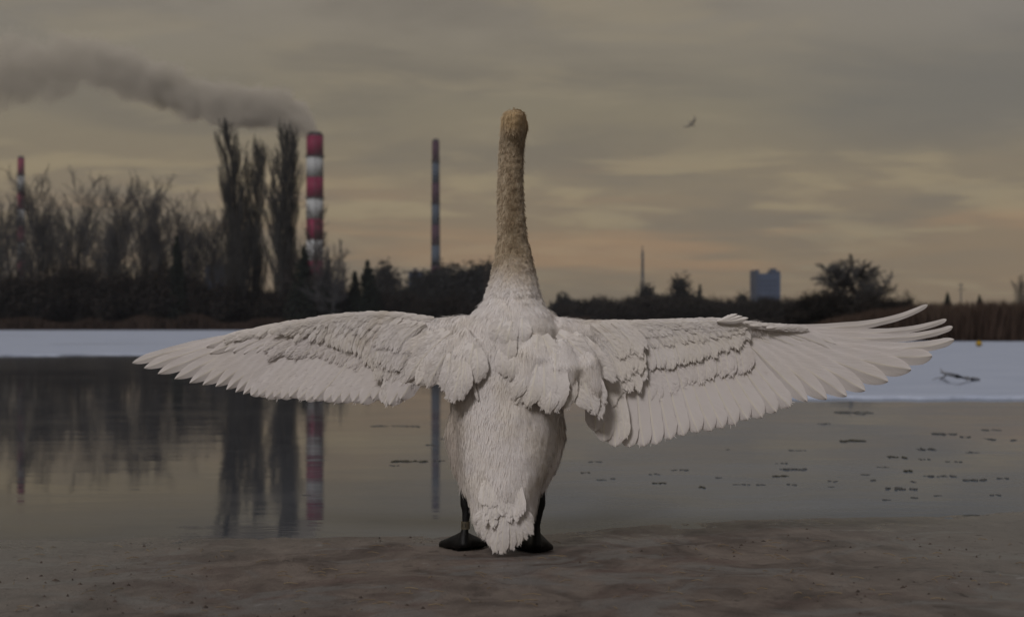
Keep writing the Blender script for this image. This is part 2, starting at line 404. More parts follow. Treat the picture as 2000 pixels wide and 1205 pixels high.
def tree_meshes(kind, seed, twig):
    K = KINDS[kind]; rs = np.random.default_rng(seed); out = [[] for _ in K['n']]
    grow(out, np.array([0, 0, -.2]), np.array([0, 0, 1.]), K['H'], K['r'], 0, K, rs)
    # trunk: smooth tapered tube through the level-0 joints, with a root flare
    pts = [Vector(s[:3]) for s in out[0]] + [Vector(out[0][-1][3:6])]
    rr = [K['r']*(1.35 if i == 0 else 1)*(1-.9*i/len(pts)) for i in range(len(pts))]
    v, f = tube(pts, rr, 9)
    tm = mesh('trunk', v, f, True); tm.materials.append(M_bark)
    v, f = prisms([s for L in out[1:] for s in L])
    cm = mesh('crown', v, f, False); cm.materials.append(twig)
    ztop = float(np.percentile([s[5] for L in out for s in L], 99.3))
    return tm, cm, ztop
def leafy(verts, faces, p, size, rs):
    k = len(verts); a = unit(rs.normal(size=3)); b = unit(np.cross(a, rs.normal(size=3)))
    verts += [p-a*size*.6, p+b*size*.35, p+a*size*.6, p-b*size*.35]; faces.append((k, k+1, k+2, k+3))
def conifer_meshes(seed, H=10, W=3.2):
    rs = np.random.default_rng(seed); v, f = tube([(0, 0, -.2), (0, 0, H*.5), (0, 0, H)], [.16, .1, .02], 8)
    tm = mesh('trunk', v, f, True); tm.materials.append(M_bark); V = []; Fc = []
    for i in range(900):
        z = H*(1 - rs.random()**.62)*.99 + .1; L = W*(1-z/H)**.85*rs.uniform(.75, 1.1)+.08; a = rs.random()*6.283
        dr = np.array([math.cos(a), math.sin(a), -.28 + .5*z/H])
        for t in np.linspace(.15, 1, 9):
            leafy(V, Fc, np.array([0, 0, z]) + dr*L*t + rs.normal(0, .06, 3), .34*(1.25-.6*t), rs)
    cm = mesh('crown', V, np.array(Fc), False); cm.materials.append(M_conifer)
    return tm, cm, H
def bush_mesh(seed, H, W, mat, leaf=True, n=420, full=False):
    rs = np.random.default_rng(seed); segs = []; V = []; Fc = []
    lobes = [(rs.uniform(-.6, .6)*W, rs.uniform(-.5, .5)*W*.7, rs.uniform(.45, .98)*H) for _ in range(7)]
    for i in range(n):
        lx, ly, lz = lobes[rs.integers(7)]
        p = np.array([lx*.3+rs.normal(0, W*.12), ly*.3+rs.normal(0, W*.12), -.1])
        end = np.array([lx+rs.normal(0, W*.20), ly+rs.normal(0, W*.18), lz*rs.uniform(.55, 1.05)])
        mid = (p+end)/2 + rs.normal(0, W*.06, 3) + np.array([0, 0, H*.06])
        segs.append((*p, *mid, .035, .025)); segs.append((*mid, *end, .025, .012))
        for k in range(5):
            q = mid + (end-mid)*rs.random()
            e2 = q + rs.normal(0, .45, 3) + np.array([0, 0, .45]); segs.append((*q, *e2, .018, .008))
            if leaf:
                for _ in range(5 if full or q[2] < .55*H else (2 if q[2] < .75*H else 0)): leafy(V, Fc, q+(e2-q)*rs.random()+rs.normal(0, .15, 3), .38, rs)
    v, f = prisms(segs)
    if leaf:
        V = np.array(V); f2 = np.array(Fc)+len(v); v = np.concatenate([v, V]); f = np.concatenate([f, f2])
    me = mesh('shrub', v, f, False); me.materials.append(mat); return me

LIB = {}
for k, kind, seed, twig in [('alder1', 'alder', 1, M_twig), ('alder2', 'alder', 2, M_twig), ('alder3', 'alder', 3, M_twig), ('ash1', 'ash', 4, M_twig),
                            ('ash2', 'ash', 5, M_twig), ('pop1', 'poplar', 6, M_poplar), ('pop2', 'poplar', 7, M_poplar), ('oak', 'oak', 8, M_twig), ('vase1', 'vase', 15, M_twig), ('vase2', 'vase', 16, M_twig), ('fan', 'fan', 14, M_twig),
                            ('round1', 'round', 9, M_twig_far), ('round2', 'round', 10, M_twig_far)]:
    LIB[k] = tree_meshes(kind, seed, twig)
LIB['con1'] = conifer_meshes(11); LIB['con2'] = conifer_meshes(12, 10, 2.0); LIB['spire'] = conifer_meshes(13, 10, .8)
def tree(name, key, px, topy, dist, label, cat='tree', group=None, wide=1.0, rz=None):
    tm, cm, zt = LIB[key]
    x = (px-1000)/F*dist; gz = .2; top = CAMZ - (topy-HY)/F*dist
    s = (top-gz)/zt
    t = thing(name, label, cat, (x, dist, gz), group, random.random()*6.28 if rz is None else rz)
    obj('trunk', tm, None, t); obj('crown', cm, None, t)
    t.scale = (s*wide, s*wide, s)
    return t

G = 'bare trees along the far left bank'
spec = [('vase2', 6, 348, 222, 'bare tree cut by the left edge of the photo, in front of the distant chimney'),
        ('vase1', 82, 334, 224, 'slim bare tree just right of the leftmost distant chimney'),
        ('vase2', 148, 342, 226, 'full bare tree, second to the right of the leftmost chimney'),
        ('alder3', 212, 350, 222, 'dense bare tree with a many pointed top between two rounder ones'),
        ('vase1', 273, 346, 221, 'bare tree with a round clumped crown, tallest of the wood left of the poplars'),
        ('alder1', 312, 388, 230, 'low narrow bare tree filling the gap right of the round clumped crown'),
        ('vase2', 356, 376, 224, 'broad bare tree midway between the clumped crown and the poplars'),
        ('vase1', 408, 402, 226, 'smallest bare tree of the wood, fanning out beside the tall poplars')]
for i, (k, px, ty, dd, lab) in enumerate(spec):
    tree('bare_tree', k, px, ty, dd, lab, group=G, wide=[.95, .82, .9, 1.0, .85, .9, 1.0, .95][i])
for i in range(15):      # second rank behind, seen only as a grey tangle between the front trees
    px = -40 + i*33 + random.uniform(-9, 9)
    tree('bare_tree', random.choice(['alder1', 'alder2', 'alder3', 'ash1']), px, random.uniform(392, 440) + (25 if px > 300 else 0), random.uniform(238, 262),
         'thin grey bare tree in the tangled second rank of the left bank wood', group='bare trees in the second rank of the left wood')
GP = 'columnar poplars beside the big chimney'
tree('poplar', 'pop1', 474, 238, 219, 'tall columnar bare poplar, leftmost spire of the clump', group=GP, wide=1.18)
tree('poplar', 'pop2', 498, 276, 221, 'shorter columnar bare poplar tucked right of the leftmost spire', group=GP, wide=.95)
tree('poplar', 'pop2', 548, 246, 219, 'tall columnar bare poplar, the spire nearest to the big chimney', group=GP, wide=1.20, rz=2)
tree('poplar', 'pop1', 564, 300, 223, 'short columnar bare poplar leaning on the right of the clump', group=GP, wide=.72, rz=4)
tree('poplar', 'pop1', 457, 345, 223, 'short columnar bare poplar on the left flank of the clump', group=GP, wide=.8, rz=1)
tree('bare_tree', 'round2', 618, 398, 216, 'bare spreading tree crossing the lower half of the big chimney', wide=.72)
tree('bare_tree', 'oak', 648, 478, 214, 'low bare tree reaching a wispy branch right of the big chimney', wide=.62, rz=1.2)
for px, ty, key, wd, lab in [(594, 482, 'con1', 1.0, 'broad dark conifer hiding the foot of the big chimney'),
                         (640, 527, 'con1', .9, 'dark conifer just right of the big chimney foot'),
                         (718, 508, 'con1', 1.0, 'tallest dark conifer between the two chimneys'),
                         (693, 530, 'con2', 1.3, 'lower conifer on the left shoulder of the tallest one'),
                         (345, 462, 'con2', .8, 'narrow dark conifer standing in the left wood'),
                         (958, 500, 'round1', .4, 'dark tree half hidden behind the left side of the neck')]:
    tree('conifer' if key[0] == 'c' else 'bare_tree', key, px, ty, 216 if px < 900 else 300, lab, wide=wd)
# far line of trees
far = [(1090, 574, 'bushy dark tree just right of the neck', 'e'), (1118, 592, 'low dark tree on the slope of the dip right of the neck', 'e'),
       (1168, 590, 'rounded dark tree first after the dip in the skyline', 'e'), (1196, 586, 'dark twin domed tree left of the mast', 'e'),
       (1230, 575, 'loose bare tree left of the mast foot', 'r'), (1256, 570, 'dense tree at the mast foot', 'e'), (1280, 580, 'low rounded tree right of the mast', 'r'),
       (1300, 584, 'low rounded tree midway between mast and dome shaped tree', 'e'), (1336, 556, 'dome shaped bare tree right of the mast', 'e'),
       (1392, 582, 'low tree right of the slim spire tree', 'e'), (1425, 578, 'rounded bare tree left of the blue building', 'r'),
       (1452, 584, 'small tree touching the blue building on its left', 'e'), (1500, 592, 'low tree in front of the blue building foot', 'e'),
       (915, 514, 'pale bare tree with a rounded crown left of the neck', 'r'), (865, 538, 'dark tree at the foot of the thin striped chimney', 'e'),
       (895, 548, 'dark tree right of the thin striped chimney', 'e'), (835, 546, 'dark tree left of the thin striped chimney foot', 'e'),
       (760, 536, 'dark rounded tree right of the tallest conifer', 'e'), (785, 548, 'dark tree beside the small blue roof', 'e'), (935, 530, 'dark tree close to the left side of the neck', 'e')]
EVER = [bush_mesh(20+i, 9, 3.6, M_ever, full=True, n=520) for i in range(3)]
for i, (px, ty, lab, kd) in enumerate(far):
    dist = random.uniform(420, 520)
    if kd == 'r':
        tree('distant_tree', 'round%d' % (1+i % 2), px, ty, dist, lab, wide=.62, group='trees of the far shoreline')
    else:
        top = CAMZ-(ty-HY)/F*dist; t = thing('distant_tree', lab, 'tree', ((px-1000)/F*dist, dist, 0), 'trees of the far shoreline', random.random()*6)
        s = top/7.7; t.scale = (s*1.35, s*1.35, s)
        obj('crown', EVER[i % 3], None, t)
tree('distant_tree', 'spire', 1367, 556, 480, 'slim dark spire shaped tree between the dome tree and the blue building', group='trees of the far shoreline', wide=1.2)
# right hand bank
tree('large_bare_tree', 'fan', 1676, 506, 150, 'wide bare tree with fanned limbs rising above the thicket on the right', wide=1.45, rz=.4)
tree('distant_tree', 'round2', 1775, 566, 170, 'low domed bare tree right of the wide bare tree', wide=.8)
tree('conifer', 'con1', 1851, 571, 190, 'small pointed conifer poking above the reeds on the right', wide=.9)
tree('conifer', 'con1', 1913, 576, 200, 'tiny conifer farther right above the reeds', wide=.9)
tree('distant_tree', 'alder2', 1994, 538, 190, 'thin bare tree at the right edge of the photo', wide=1.1)

# shrubs: dark understorey in front of the trunks, left bank and right thicket
SH = [bush_mesh(40+i, 7, 4.2, M_shrub, True, 300) for i in range(4)]
def shrub(px, ty, dist, label, group, wd=1.0):
    top = CAMZ-(ty-HY)/F*dist + (0 if dist < 300 else 2.2)
    t = obj('shrub', random.choice(SH), None, None, ((px-1000)/F*dist, dist, 0))
    s = top/7.3; t.scale = (wd*s, wd*s, s); t.rotation_euler[2] = random.random()*6.28
    return tag(t, label, 'shrub', group)
for i in range(44):
    px = -60 + i*22.5 + random.uniform(-6, 6)
    ty = interp(px, [(-60, 535), (60, 520), (150, 505), (250, 515), (345, 508), (430, 540), (520, 545), (600, 520), (660, 540), (740, 560), (900, 565)]) + random.uniform(-10, 14)
    shrub(px, ty, random.uniform(215.5, 224), 'dark leafless shrub in the thicket under the left bank trees', 'dark shrubs under the left bank trees', .80)
for i in range(34):
    px = 1130 + i*13.5 + random.uniform(-5, 5)
    ty = interp(px, [(1100, 600), (1200, 592), (1300, 588), (1540, 592)]) + random.uniform(-4, 6)
    shrub(px, ty, random.uniform(370, 410), 'dark shrub low in the far shoreline right of the neck', 'dark shrubs of the far shoreline', 1.6)
for px, ty, lab in [(1548, 586, 'lowest shrub at the left end of the right hand thicket'), (1572, 562, 'shrub on the rising left slope of the right hand thicket'),
                    (1600, 558, 'shrub under the left limbs of the wide bare tree'), (1628, 550, 'dense shrub left of the wide bare tree trunk'),
                    (1660, 556, 'dense shrub hiding the trunk of the wide bare tree'), (1695, 560, 'shrub under the right limbs of the wide bare tree'),
                    (1726, 566, 'dark shrub right of the wide bare tree'), (1757, 568, 'low shrub sloping down beside the domed bare tree'),
                    (1795, 586, 'last low shrub before the open reeds')]:
    shrub(px, ty, 130 + random.uniform(-5, 5), lab, 'shrubs of the right hand thicket', 1.15)

# reeds
def reeds(name, label, pts_fn, count, h, wdt, mat, lean=.12):
    rs = np.random.default_rng(hash(name) % 1000 if False else len(label)); V = np.zeros((count, 4, 3)); 
    for i in range(count):
        x, y, z, hh = pts_fn(rs); H = h*hh*rs.uniform(.72, 1.05); a = rs.random()*6.28
        dx, dy = rs.normal(0, lean*H, 2); wx, wy = math.cos(a)*wdt, math.sin(a)*wdt
        V[i] = [(x-wx, y-wy, z-.1), (x+wx, y+wy, z-.1), (x+dx*.4+wx*.8, y+dy*.4, z+H*.6), (x+dx+wx*.2, y+dy, z+H)]
    b = np.arange(count)[:, None]*4
    Fc = b+np.array([[0, 1, 2, 3]])
    o = obj(name, mesh(name, V.reshape(-1, 3), Fc), mat); return tag(o, label, 'reeds', None, 'stuff')
def pr(rs):
    y = 56.6 + rs.random()**1.5*26; px = rs.uniform(1560, 2300); hh = interp(px, [(1560, .3), (1620, .6), (1700, .8), (1800, .97), (1900, 1), (2300, 1.05)])
    return (px-1000)/F*y, y, .0, hh*(1+.10*mnoise.noise(Vector((px*.03, y*.2, 0))))
reeds('reed_bed', 'red brown dry reed bed behind the snow on the right', pr, 46000, 1.62, .011, M_reed, .07)
def plf(rs):
    px = rs.uniform(-1400, 1150); y = 213.5 + rs.random()*3
    return (px-1000)/F*y, y, 0, .55+.55*max(0, mnoise.noise(Vector((px*.012, 3, 0)))*1.6+.45)
reeds('bank_reeds', 'brown reeds and dead grass along the foot of the left bank', plf, 48000, 2.3, .05, M_reed_far)
# grassy undergrowth mass on the far bank so that the gaps between shrubs close
def pug(rs):
    px = rs.uniform(-1400, 1600); y = rs.uniform(226, 300); return (px-1000)/F*y, y, 0, (.9 if px < 930 else .40)*(1+.3*mnoise.noise(Vector((px*.02, 1, 0))))
reeds('undergrowth', 'dark tangled undergrowth behind the shrubs of the far bank', pug, 46000, 5.0, .09, M_shrub, .3)

# ------------------------------------------------------------------ industry
def chimney(px, topy, dist, wtop, wbot, bandpx, label, red, white, n_down):
    x = (px-1000)/F*dist; top = CAMZ-(topy-HY)/F*dist
    t = thing('chimney', label, 'chimney', (x, dist, 0), 'red and white banded power station chimneys')
    rt, rb = wtop/F*dist/2, wbot/F*dist/2; bh = bandpx/F*dist; z = top; i = 0
    rad_at = lambda z: rt + (rb-rt)*(top-z)/top
    while z > 0:
        z2 = max(0, z-bh) if i < n_down else 0
        v, f = frustum(0, 0, z2, z, rad_at(z2), rad_at(z), 32)
        me = mesh('band', v, f, False)
        for p in me.polygons: p.use_smooth = len(p.vertices) == 4
        obj('band', me, red if i % 2 == 0 else white, t)
        z = z2; i += 1
    v, f = join([frustum(0, 0, top+.02, top+1.1, rt*1.02, rt*.98, 32), frustum(0, 0, top+1.12, top+2.3, rt*.80, rt*.78, 24)])
    obj('rim', mesh('rim', v, f), M_soot, t)
    for k, zz in enumerate((top-bh*1.0, top-bh*3.0)):
        parts = [loft([np.array([(r*math.cos(a), r*math.sin(a), zz+h) for a in np.arange(24)/24*6.2832]) for r, h in
                 ((rad_at(zz)+.05, 0), (rad_at(zz)+1.0, 0), (rad_at(zz)+1.0, .25), (rad_at(zz)+.05, .25))], False)]
        for a in np.arange(16)/16*6.2832:
            r = rad_at(zz)+.95; parts.append(box(r*math.cos(a)-.05, r*math.cos(a)+.05, r*math.sin(a)-.05, r*math.sin(a)+.05, zz+.25, zz+1.3))
        v, f = join(parts); obj('gallery', mesh('gallery', v, f), M_steel, t)
    rr = rad_at(top/2); v, f = join([box(rt*.2, rt*.2+.12, -rad_at(top*.0)-.35, -rt-.1, 2, top) ])
    v = np.array(v); v[:, 1] = np.where(v[:, 2] > 5, -rt-.12, -rb-.12) + np.where(v[:, 1] < -rb-.2, -.2, 0); obj('ladder', mesh('ladder', v, f), M_steel, t)
    return t, (x, dist, top)
ch1, top1 = chimney(615, 266, 900, 33, 34, 40.6, 'thick red and white chimney giving off the smoke, right of the poplars', M_red, M_white, 7)
ch2, top2 = chimney(851, 277, 1300, 14, 20, 40.6, 'thin dull red and blue white chimney between poplars and neck', M_red2, M_white2, 7)
ch3, top3 = chimney(41, 310, 1500, 13, 16, 33, 'small far chimney standing at the left edge behind bare trees', M_red, M_white, 8)
for c in (ch2,):   # lean seen in the photo: its axis drifts left towards the ground by perspective of the taper only
    pass
# lattice mast
def lattice(px, topy, dist, wb, label):
    x = (px-1000)/F*dist; H = CAMZ-(topy-HY)/F*dist; t = thing('radio_mast', label, 'mast', (x, dist, 0))
    h1 = H*.60; parts = []
    wat = lambda z: wb*(1-z/h1)*.5 + .55
    for sx, sy in ((-1, -1), (1, -1), (1, 1), (-1, 1)):
        parts.append(tube([(sx*wat(0), sy*wat(0), 0), (sx*wat(h1), sy*wat(h1), h1)], .36, 5))
    v, f = join(parts); obj('mast_leg', mesh('mast_leg', v, f), M_steel, t)
    parts = []; z = 0
    while z < h1-1.5:
        z2 = z+max(2.2, wat(z)*1.8)
        if z2 > h1: z2 = h1
        for (ax, ay), (bx, by) in (((-1, -1), (1, -1)), ((1, -1), (1, 1)), ((1, 1), (-1, 1)), ((-1, 1), (-1, -1))):
            w0, w1 = wat(z), wat(z2)
            parts.append(tube([(ax*w0, ay*w0, z), (bx*w1, by*w1, z2)], .10, 4)); parts.append(tube([(bx*w0, by*w0, z), (ax*w1, ay*w1, z2)], .10, 4))
            parts.append(tube([(ax*w1, ay*w1, z2), (bx*w1, by*w1, z2)], .10, 4))
        z = z2
    v, f = join(parts); obj('lattice', mesh('lattice', v, f), M_steel, t)
    v, f = join([frustum(0, 0, h1, H*.93, .95, .75, 10), frustum(0, 0, H*.93, H, .40, .25, 8)] + [frustum(0, 0, q*H, q*H+.5, 1.0, 1.0, 10) for q in (.66, .76, .86)])
    obj('antenna', mesh('antenna', v, f), M_steel, t)
lattice(1255, 480, 900, 6.0, 'thin grey lattice radio mast above the far trees')
# small power pylon on the right
dist = 420; x = (1877-1000)/F*dist; H = CAMZ-(553-HY)/F*dist; t = thing('power_pole', 'faint thin pole with cross arms above the reeds on the right', 'pole', (x, dist, 0))
v, f = frustum(0, 0, 0, H, .30, .14, 8); obj('pole', mesh('pole', v, f), M_steel, t)
for zz, ww in ((H-.6, .9), (H-2.0, 1.3)):
    v, f = box(-ww, ww, -.08, .08, zz, zz+.2); obj('cross_arm', mesh('cross_arm', v, f), M_steel, t)
# blue tower block
dist = 1200; x = (1495-1000)/F*dist; s = dist/F
t = thing('tower_building', 'tall blue grey industrial tower on the skyline, notched roof', 'building', (x, dist, 0), None, R(6))
Hm = CAMZ-(535-HY)*s; W2 = 24*s
v, f = box(-W2, W2, -9, 9, 0, Hm); obj('wall', mesh('wall', v, f), M_clad, t)
v, f = box(-W2-.4, -W2+5.5*s, -9.4, 9.2, 0, Hm+3.0); obj('stair_tower', mesh('stair_tower', v, f), M_clad2, t)
v, f = join([box(W2-17*s, W2-1*s, -9.3, 6, Hm-.02, Hm+2.2), box(W2-15*s, W2-6*s, -6, 3, Hm+2.2, Hm+4.4)]); obj('roof_house', mesh('roof_house', v, f), M_clad2, t)
rib = mesh('rib', *box(-.14, .14, -9.28, -9.0, .5, Hm-.6))
for k in range(9): obj('rib', rib, M_clad2, t, (-W2+8*s+k*4.4*s, 0, 0))
v, f = box(-1.0, 1.0, -9.12, -9.0, 0, .9); pane = mesh('window', v, f)
for r_ in range(9):
    for k in range(4): obj('window', pane, M_glass, t, (-W2+10.2*s+k*8.8*s, 0, 6+r_*(Hm-9)/9))
# small flat building left of the thin chimney and a pale block in the wood
def block(px0, px1, topy, dist, label, mat):
    x0, x1 = (px0-1000)/F*dist, (px1-1000)/F*dist; H = CAMZ-(topy-HY)/F*dist
    t = thing('industrial_hall', label, 'building', ((x0+x1)/2, dist, 0)); hw = (x1-x0)/2
    v, f = box(-hw, hw, -8, 8, 0, H); obj('wall', mesh('wall', v, f), mat, t)
    v, f = join([box(-hw-.4, hw+.4, -8.4, 8.4, H+.003, H+.6), box(-hw*.4, hw*.1, -2, 2, H+.6, H+2.2)]); obj('roof', mesh('roof', v, f), M_soot, t)
    for k in range(4):
        v, f = box(-hw*.8+k*hw*.42, -hw*.8+k*hw*.42+hw*.25, -8.06, -8.003, H-4, H-2); obj('window', mesh('window', v, f), M_glass, t)
block(800, 826, 533, 700, 'small dark blue hall roof left of the thin striped chimney', M_clad2)
block(412, 447, 522, 420, 'dull blue hall seen low between the wood and the poplars', M_clad2)

# ------------------------------------------------------------------ smoke
x1, y1, z1 = top1; s1 = 900/F
cent = [(620, 262), (612, 248), (600, 236), (580, 227), (540, 217), (475, 208), (380, 190), (300, 163), (240, 140), (140, 120), (0, 138), (-200, 120)]
radi = [(620, 12), (612, 26), (600, 36), (580, 40), (540, 42), (475, 44), (380, 50), (300, 54), (240, 52), (140, 60), (0, 76), (-200, 95)]
Lx = 820*s1
vv = []
for px in np.arange(622, -202, -8):
    c_ = float(np.interp(-px, [-p[0] for p in cent], [p[1] for p in cent])); r_ = float(np.interp(-px, [-p[0] for p in radi], [p[1] for p in radi]))
    a = np.arange(14)/14*2*math.pi; r_ = r_*1.45
    vv.append(np.stack([np.full(14, (px-620)*s1), np.cos(a)*r_*s1, (266-c_)*s1 + np.sin(a)*r_*s1], 1))
v, f = loft(vv)
v[:, 2] = np.where((v[:, 0] > -22*s1), np.maximum(v[:, 2], 2.0), v[:, 2])
sm = bpy.data.materials.new('chimney_smoke'); sm.use_nodes = True; sm.node_tree.nodes.clear(); n = NT(sm.node_tree)
oc = node(n.nt, 'ShaderNodeTexCoord').outputs['Object']; q = n.sep(oc)
tt = n.m('MULTIPLY', q[0], -1/Lx, clamp=True)
def fcurve(inp, pts):
    fc = n.nt.nodes.new('ShaderNodeFloatCurve'); n.put(fc.inputs['Value'], inp); cv = fc.mapping.curves[0]
    P2 = sorted(((620-p[0])/820, p[1]/300) for p in pts)
    while len(cv.points) < len(P2): cv.points.new(.5, .5)
    for cp, (a, b_) in zip(cv.points, P2): cp.location = (a, b_)
    fc.mapping.update(); return n.m('MULTIPLY', fc.outputs[0], 300*s1)
zc = fcurve(tt, [(a, 300-(b_)) for a, b_ in cent]); rc = fcurve(tt, radi)
dz = n.m('SUBTRACT', n.m('ADD', q[2], (300-266)*s1), zc)
wn = n.noise(oc, .045, 7, .60, .4)
rr_ = n.m('SQRT', n.m('ADD', n.m('MULTIPLY', dz, dz), n.m('MULTIPLY', q[1], q[1])))
e = n.m('SUBTRACT', 1.0, n.m('DIVIDE', rr_, rc))
e = n.m('ADD', e, n.m('MULTIPLY', n.m('SUBTRACT', wn, .5), 2.3))
soft = n.smooth(e, .0, .40)
dens = n.m('MULTIPLY', soft, n.ramp(tt, [(0, (.36,)*3), (.10, (.34,)*3), (.35, (.17,)*3), (.6, (.065,)*3), (1, (.026,)*3)]))
pv = node(n.nt, 'ShaderNodeVolumePrincipled'); pv.inputs['Color'].default_value = (.95, .895, .80, 1); n.put(pv.inputs['Density'], dens)
pv.inputs['Anisotropy'].default_value = .1
mo = node(n.nt, 'ShaderNodeOutputMaterial'); n.L.new(pv.outputs[0], mo.inputs['Volume'])
import bmesh
sme = mesh('smoke_plume', v, f); bmm = bmesh.new(); bmm.from_mesh(sme); bmesh.ops.recalc_face_normals(bmm, faces=bmm.faces); bmm.to_mesh(sme); bmm.free()
o = obj('smoke_plume', sme, sm, None, ((620-1000)/F*900, 900, z1))
tag(o, 'mauve grey smoke plume drifting left from the thick striped chimney', 'smoke', None, 'stuff')

hz = bpy.data.materials.new('thin_air_haze'); hz.use_nodes = True; hz.node_tree.nodes.clear(); n = NT(hz.node_tree)
pv = node(n.nt, 'ShaderNodeVolumePrincipled'); pv.inputs['Color'].default_value = (.82, .82, .86, 1); pv.inputs['Density'].default_value = .00010
mo = node(n.nt, 'ShaderNodeOutputMaterial'); n.L.new(pv.outputs[0], mo.inputs['Volume'])
v, f = box(-2500, 2500, -2500, 2500, -1.7, 240)
o = obj('haze', mesh('haze', v, f), hz); tag(o, 'thin winter haze over the whole lake', 'haze', None, 'stuff')

# ------------------------------------------------------------------ gull, buoy, stick, debris
p = P(1350, 242, 60)
body = tube([(-.20, 0, 0), (-.12, 0, 0), (0, 0, 0), (.10, 0, .005), (.16, 0, .015), (.20, 0, .01), (.235, 0, .003)], [.012, .035, .055, .045, .032, .025, .004], 10)
parts = [body]
for sgn in (-1, 1):
    parts.append(loft([np.array([(x0, sgn*yy, zz+.008), (x0+wd*.5, sgn*yy, zz+.018), (x0+wd, sgn*yy, zz), (x0+wd*.5, sgn*yy, zz-.004)]) for yy, x0, wd, zz in
                  ((.02, -.07, .15, .02), (.18, -.05, .14, .09), (.34, -.09, .10, .08), (.50, -.20, .02, .03))]))
v, f = join(parts); o = obj('gull', mesh('gull', v, f, True), M_bird, None, p); o.rotation_euler = (R(62), R(40), R(-8)); o.scale = (.85, .85, .85)
tag(o, 'tiny dark gull flying high in the grey sky right of the neck', 'bird')
dB = 42; p = P(1912, 674, dB)
t = thing('buoy', 'small yellow float frozen in at the back edge of the snow', 'buoy', (p.x, dB, WZ+.03))
rr = [(0.001, 0), (.045, .004), (.075, .03), (.088, .075), (.078, .12), (.05, .15), (.02, .165)]
v, f = loft([np.array([(r*math.cos(a), r*math.sin(a), z) for a in np.arange(16)/16*6.283]) for r, z in rr]); obj('float', mesh('float', v, f, True), M_yellow, t)
v, f = join([frustum(0, 0, .165, .20, .016, .014, 8), frustum(0, 0, .05, .065, .0935, .0935, 16)]); obj('eyelet', mesh('eyelet', v, f), M_soot, t)
def S(px, py, up=.0):     # point on the snow seen at that photo pixel
    dist = F*(CAMZ-WZ-.028-up)/(py-HY); return Vector(((px-1000)/F*dist, dist, WZ+.028+up))
parts = [tube([S(1838, 727, .06), S(1850, 730, .10), S(1870, 735, .09), S(1890, 739, .04), S(1900, 741, .02), S(1911, 742, .01)], [.010, .018, .022, .025, .028, .02], 7),
         tube([S(1850, 730, .10), S(1842, 737, .04), S(1836, 742, .015)], [.014, .010, .005], 6),
         tube([S(1842, 737, .04), S(1830, 738, .03), S(1820, 742, .01)], [.009, .007, .003], 6),
         tube([S(1843, 728, .09), S(1838, 722, .12), S(1836, 719, .13)], [.010, .007, .003], 6)]
v, f = join(parts); o = obj('broken_branch', mesh('broken_branch', v, f, True), M_stick)
tag(o, 'broken forked branch lying frozen on the snow at the right', 'branch')

deb = [(1658, 861, 68, 7, 'a', 'longest dark strip of litter afloat, off the right wing'), (1747, 893, 45, 8, 'a', 'thick dark clot of litter afloat below the fingered wing tip'),
 (1725, 913, 24, 5, 'b', ''), (1770, 920, 18, 9, 'a', 'upright little clump of litter right of centre in the scattered field'), (1525, 930, 50, 6, 'a', 'long thin dark scrap afloat under the middle of the right wing'),
 (1550, 917, 58, 7, 'b', ''), (1526, 905, 24, 5, 'b', ''), (1371, 952, 25, 7, 'a', 'olive brown block of litter, nearest to the shore on the right'),
 (1287, 943, 30, 6, 'a', 'dark scrap with a pale tail, left of the olive block'), (1280, 926, 24, 5, 'b', ''), (1329, 918, 36, 5, 'b', ''), (1143, 923, 22, 5, 'a', 'leftmost dark scrap right of the body'),
 (1174, 937, 20, 4, 'b', ''), (1197, 935, 9, 5, 'b', ''), (1165, 902, 34, 4, 'b', ''), (1446, 946, 46, 4, 'b', ''), (1485, 947, 18, 5, 'b', ''), (1548, 947, 19, 6, 'b', ''),
 (1622, 940, 32, 5, 'b', ''), (1623, 951, 14, 4, 'b', ''), (1838, 930, 74, 8, 'b', ''), (1910, 938, 58, 7, 'b', ''), (1782, 941, 16, 5, 'b', ''), (1735, 976, 20, 5, 'b', ''),
 (1784, 972, 16, 5, 'b', ''), (1860, 902, 42, 5, 'b', ''), (1811, 878, 36, 9, 'b', ''), (1806, 897, 24, 5, 'b', ''), (1887, 854, 22, 5, 'b', ''), (1937, 858, 19, 6, 'b', ''),
 (1980, 860, 14, 6, 'b', ''), (1937, 840, 44, 5, 'b', ''), (1665, 806, 86, 10, 'b', ''), (1944, 967, 20, 5, 'b', ''), (1900, 1007, 76, 5, 'b', ''), (1400, 933, 26, 4, 'b', ''),
 (1610, 828, 28, 5, 'b', ''), (1842, 848, 60, 8, 'b', ''), (1690, 927, 30, 4, 'b', ''), (1762, 955, 70, 10, 'b', ''), (1700, 938, 30, 5, 'b', ''), (1830, 968, 18, 4, 'b', ''),
 (765, 832, 90, 3, 'b', ''), (806, 833, 30, 4, 'b', ''), (841, 869, 30, 4, 'b', ''), (800, 901, 84, 6, 'a', 'long dark ragged scrap afloat left of the body'), (770, 909, 22, 4, 'b', ''), (850, 900, 40, 4, 'b', ''),
 (866, 857, 30, 4, 'b', ''), (600, 967, 16, 3, 'b', ''), (1560, 880, 40, 4, 'b', ''), (1420, 878, 12, 3, 'b', ''), (1900, 884, 30, 5, 'b', ''), (1960, 935, 24, 6, 'b', '')]
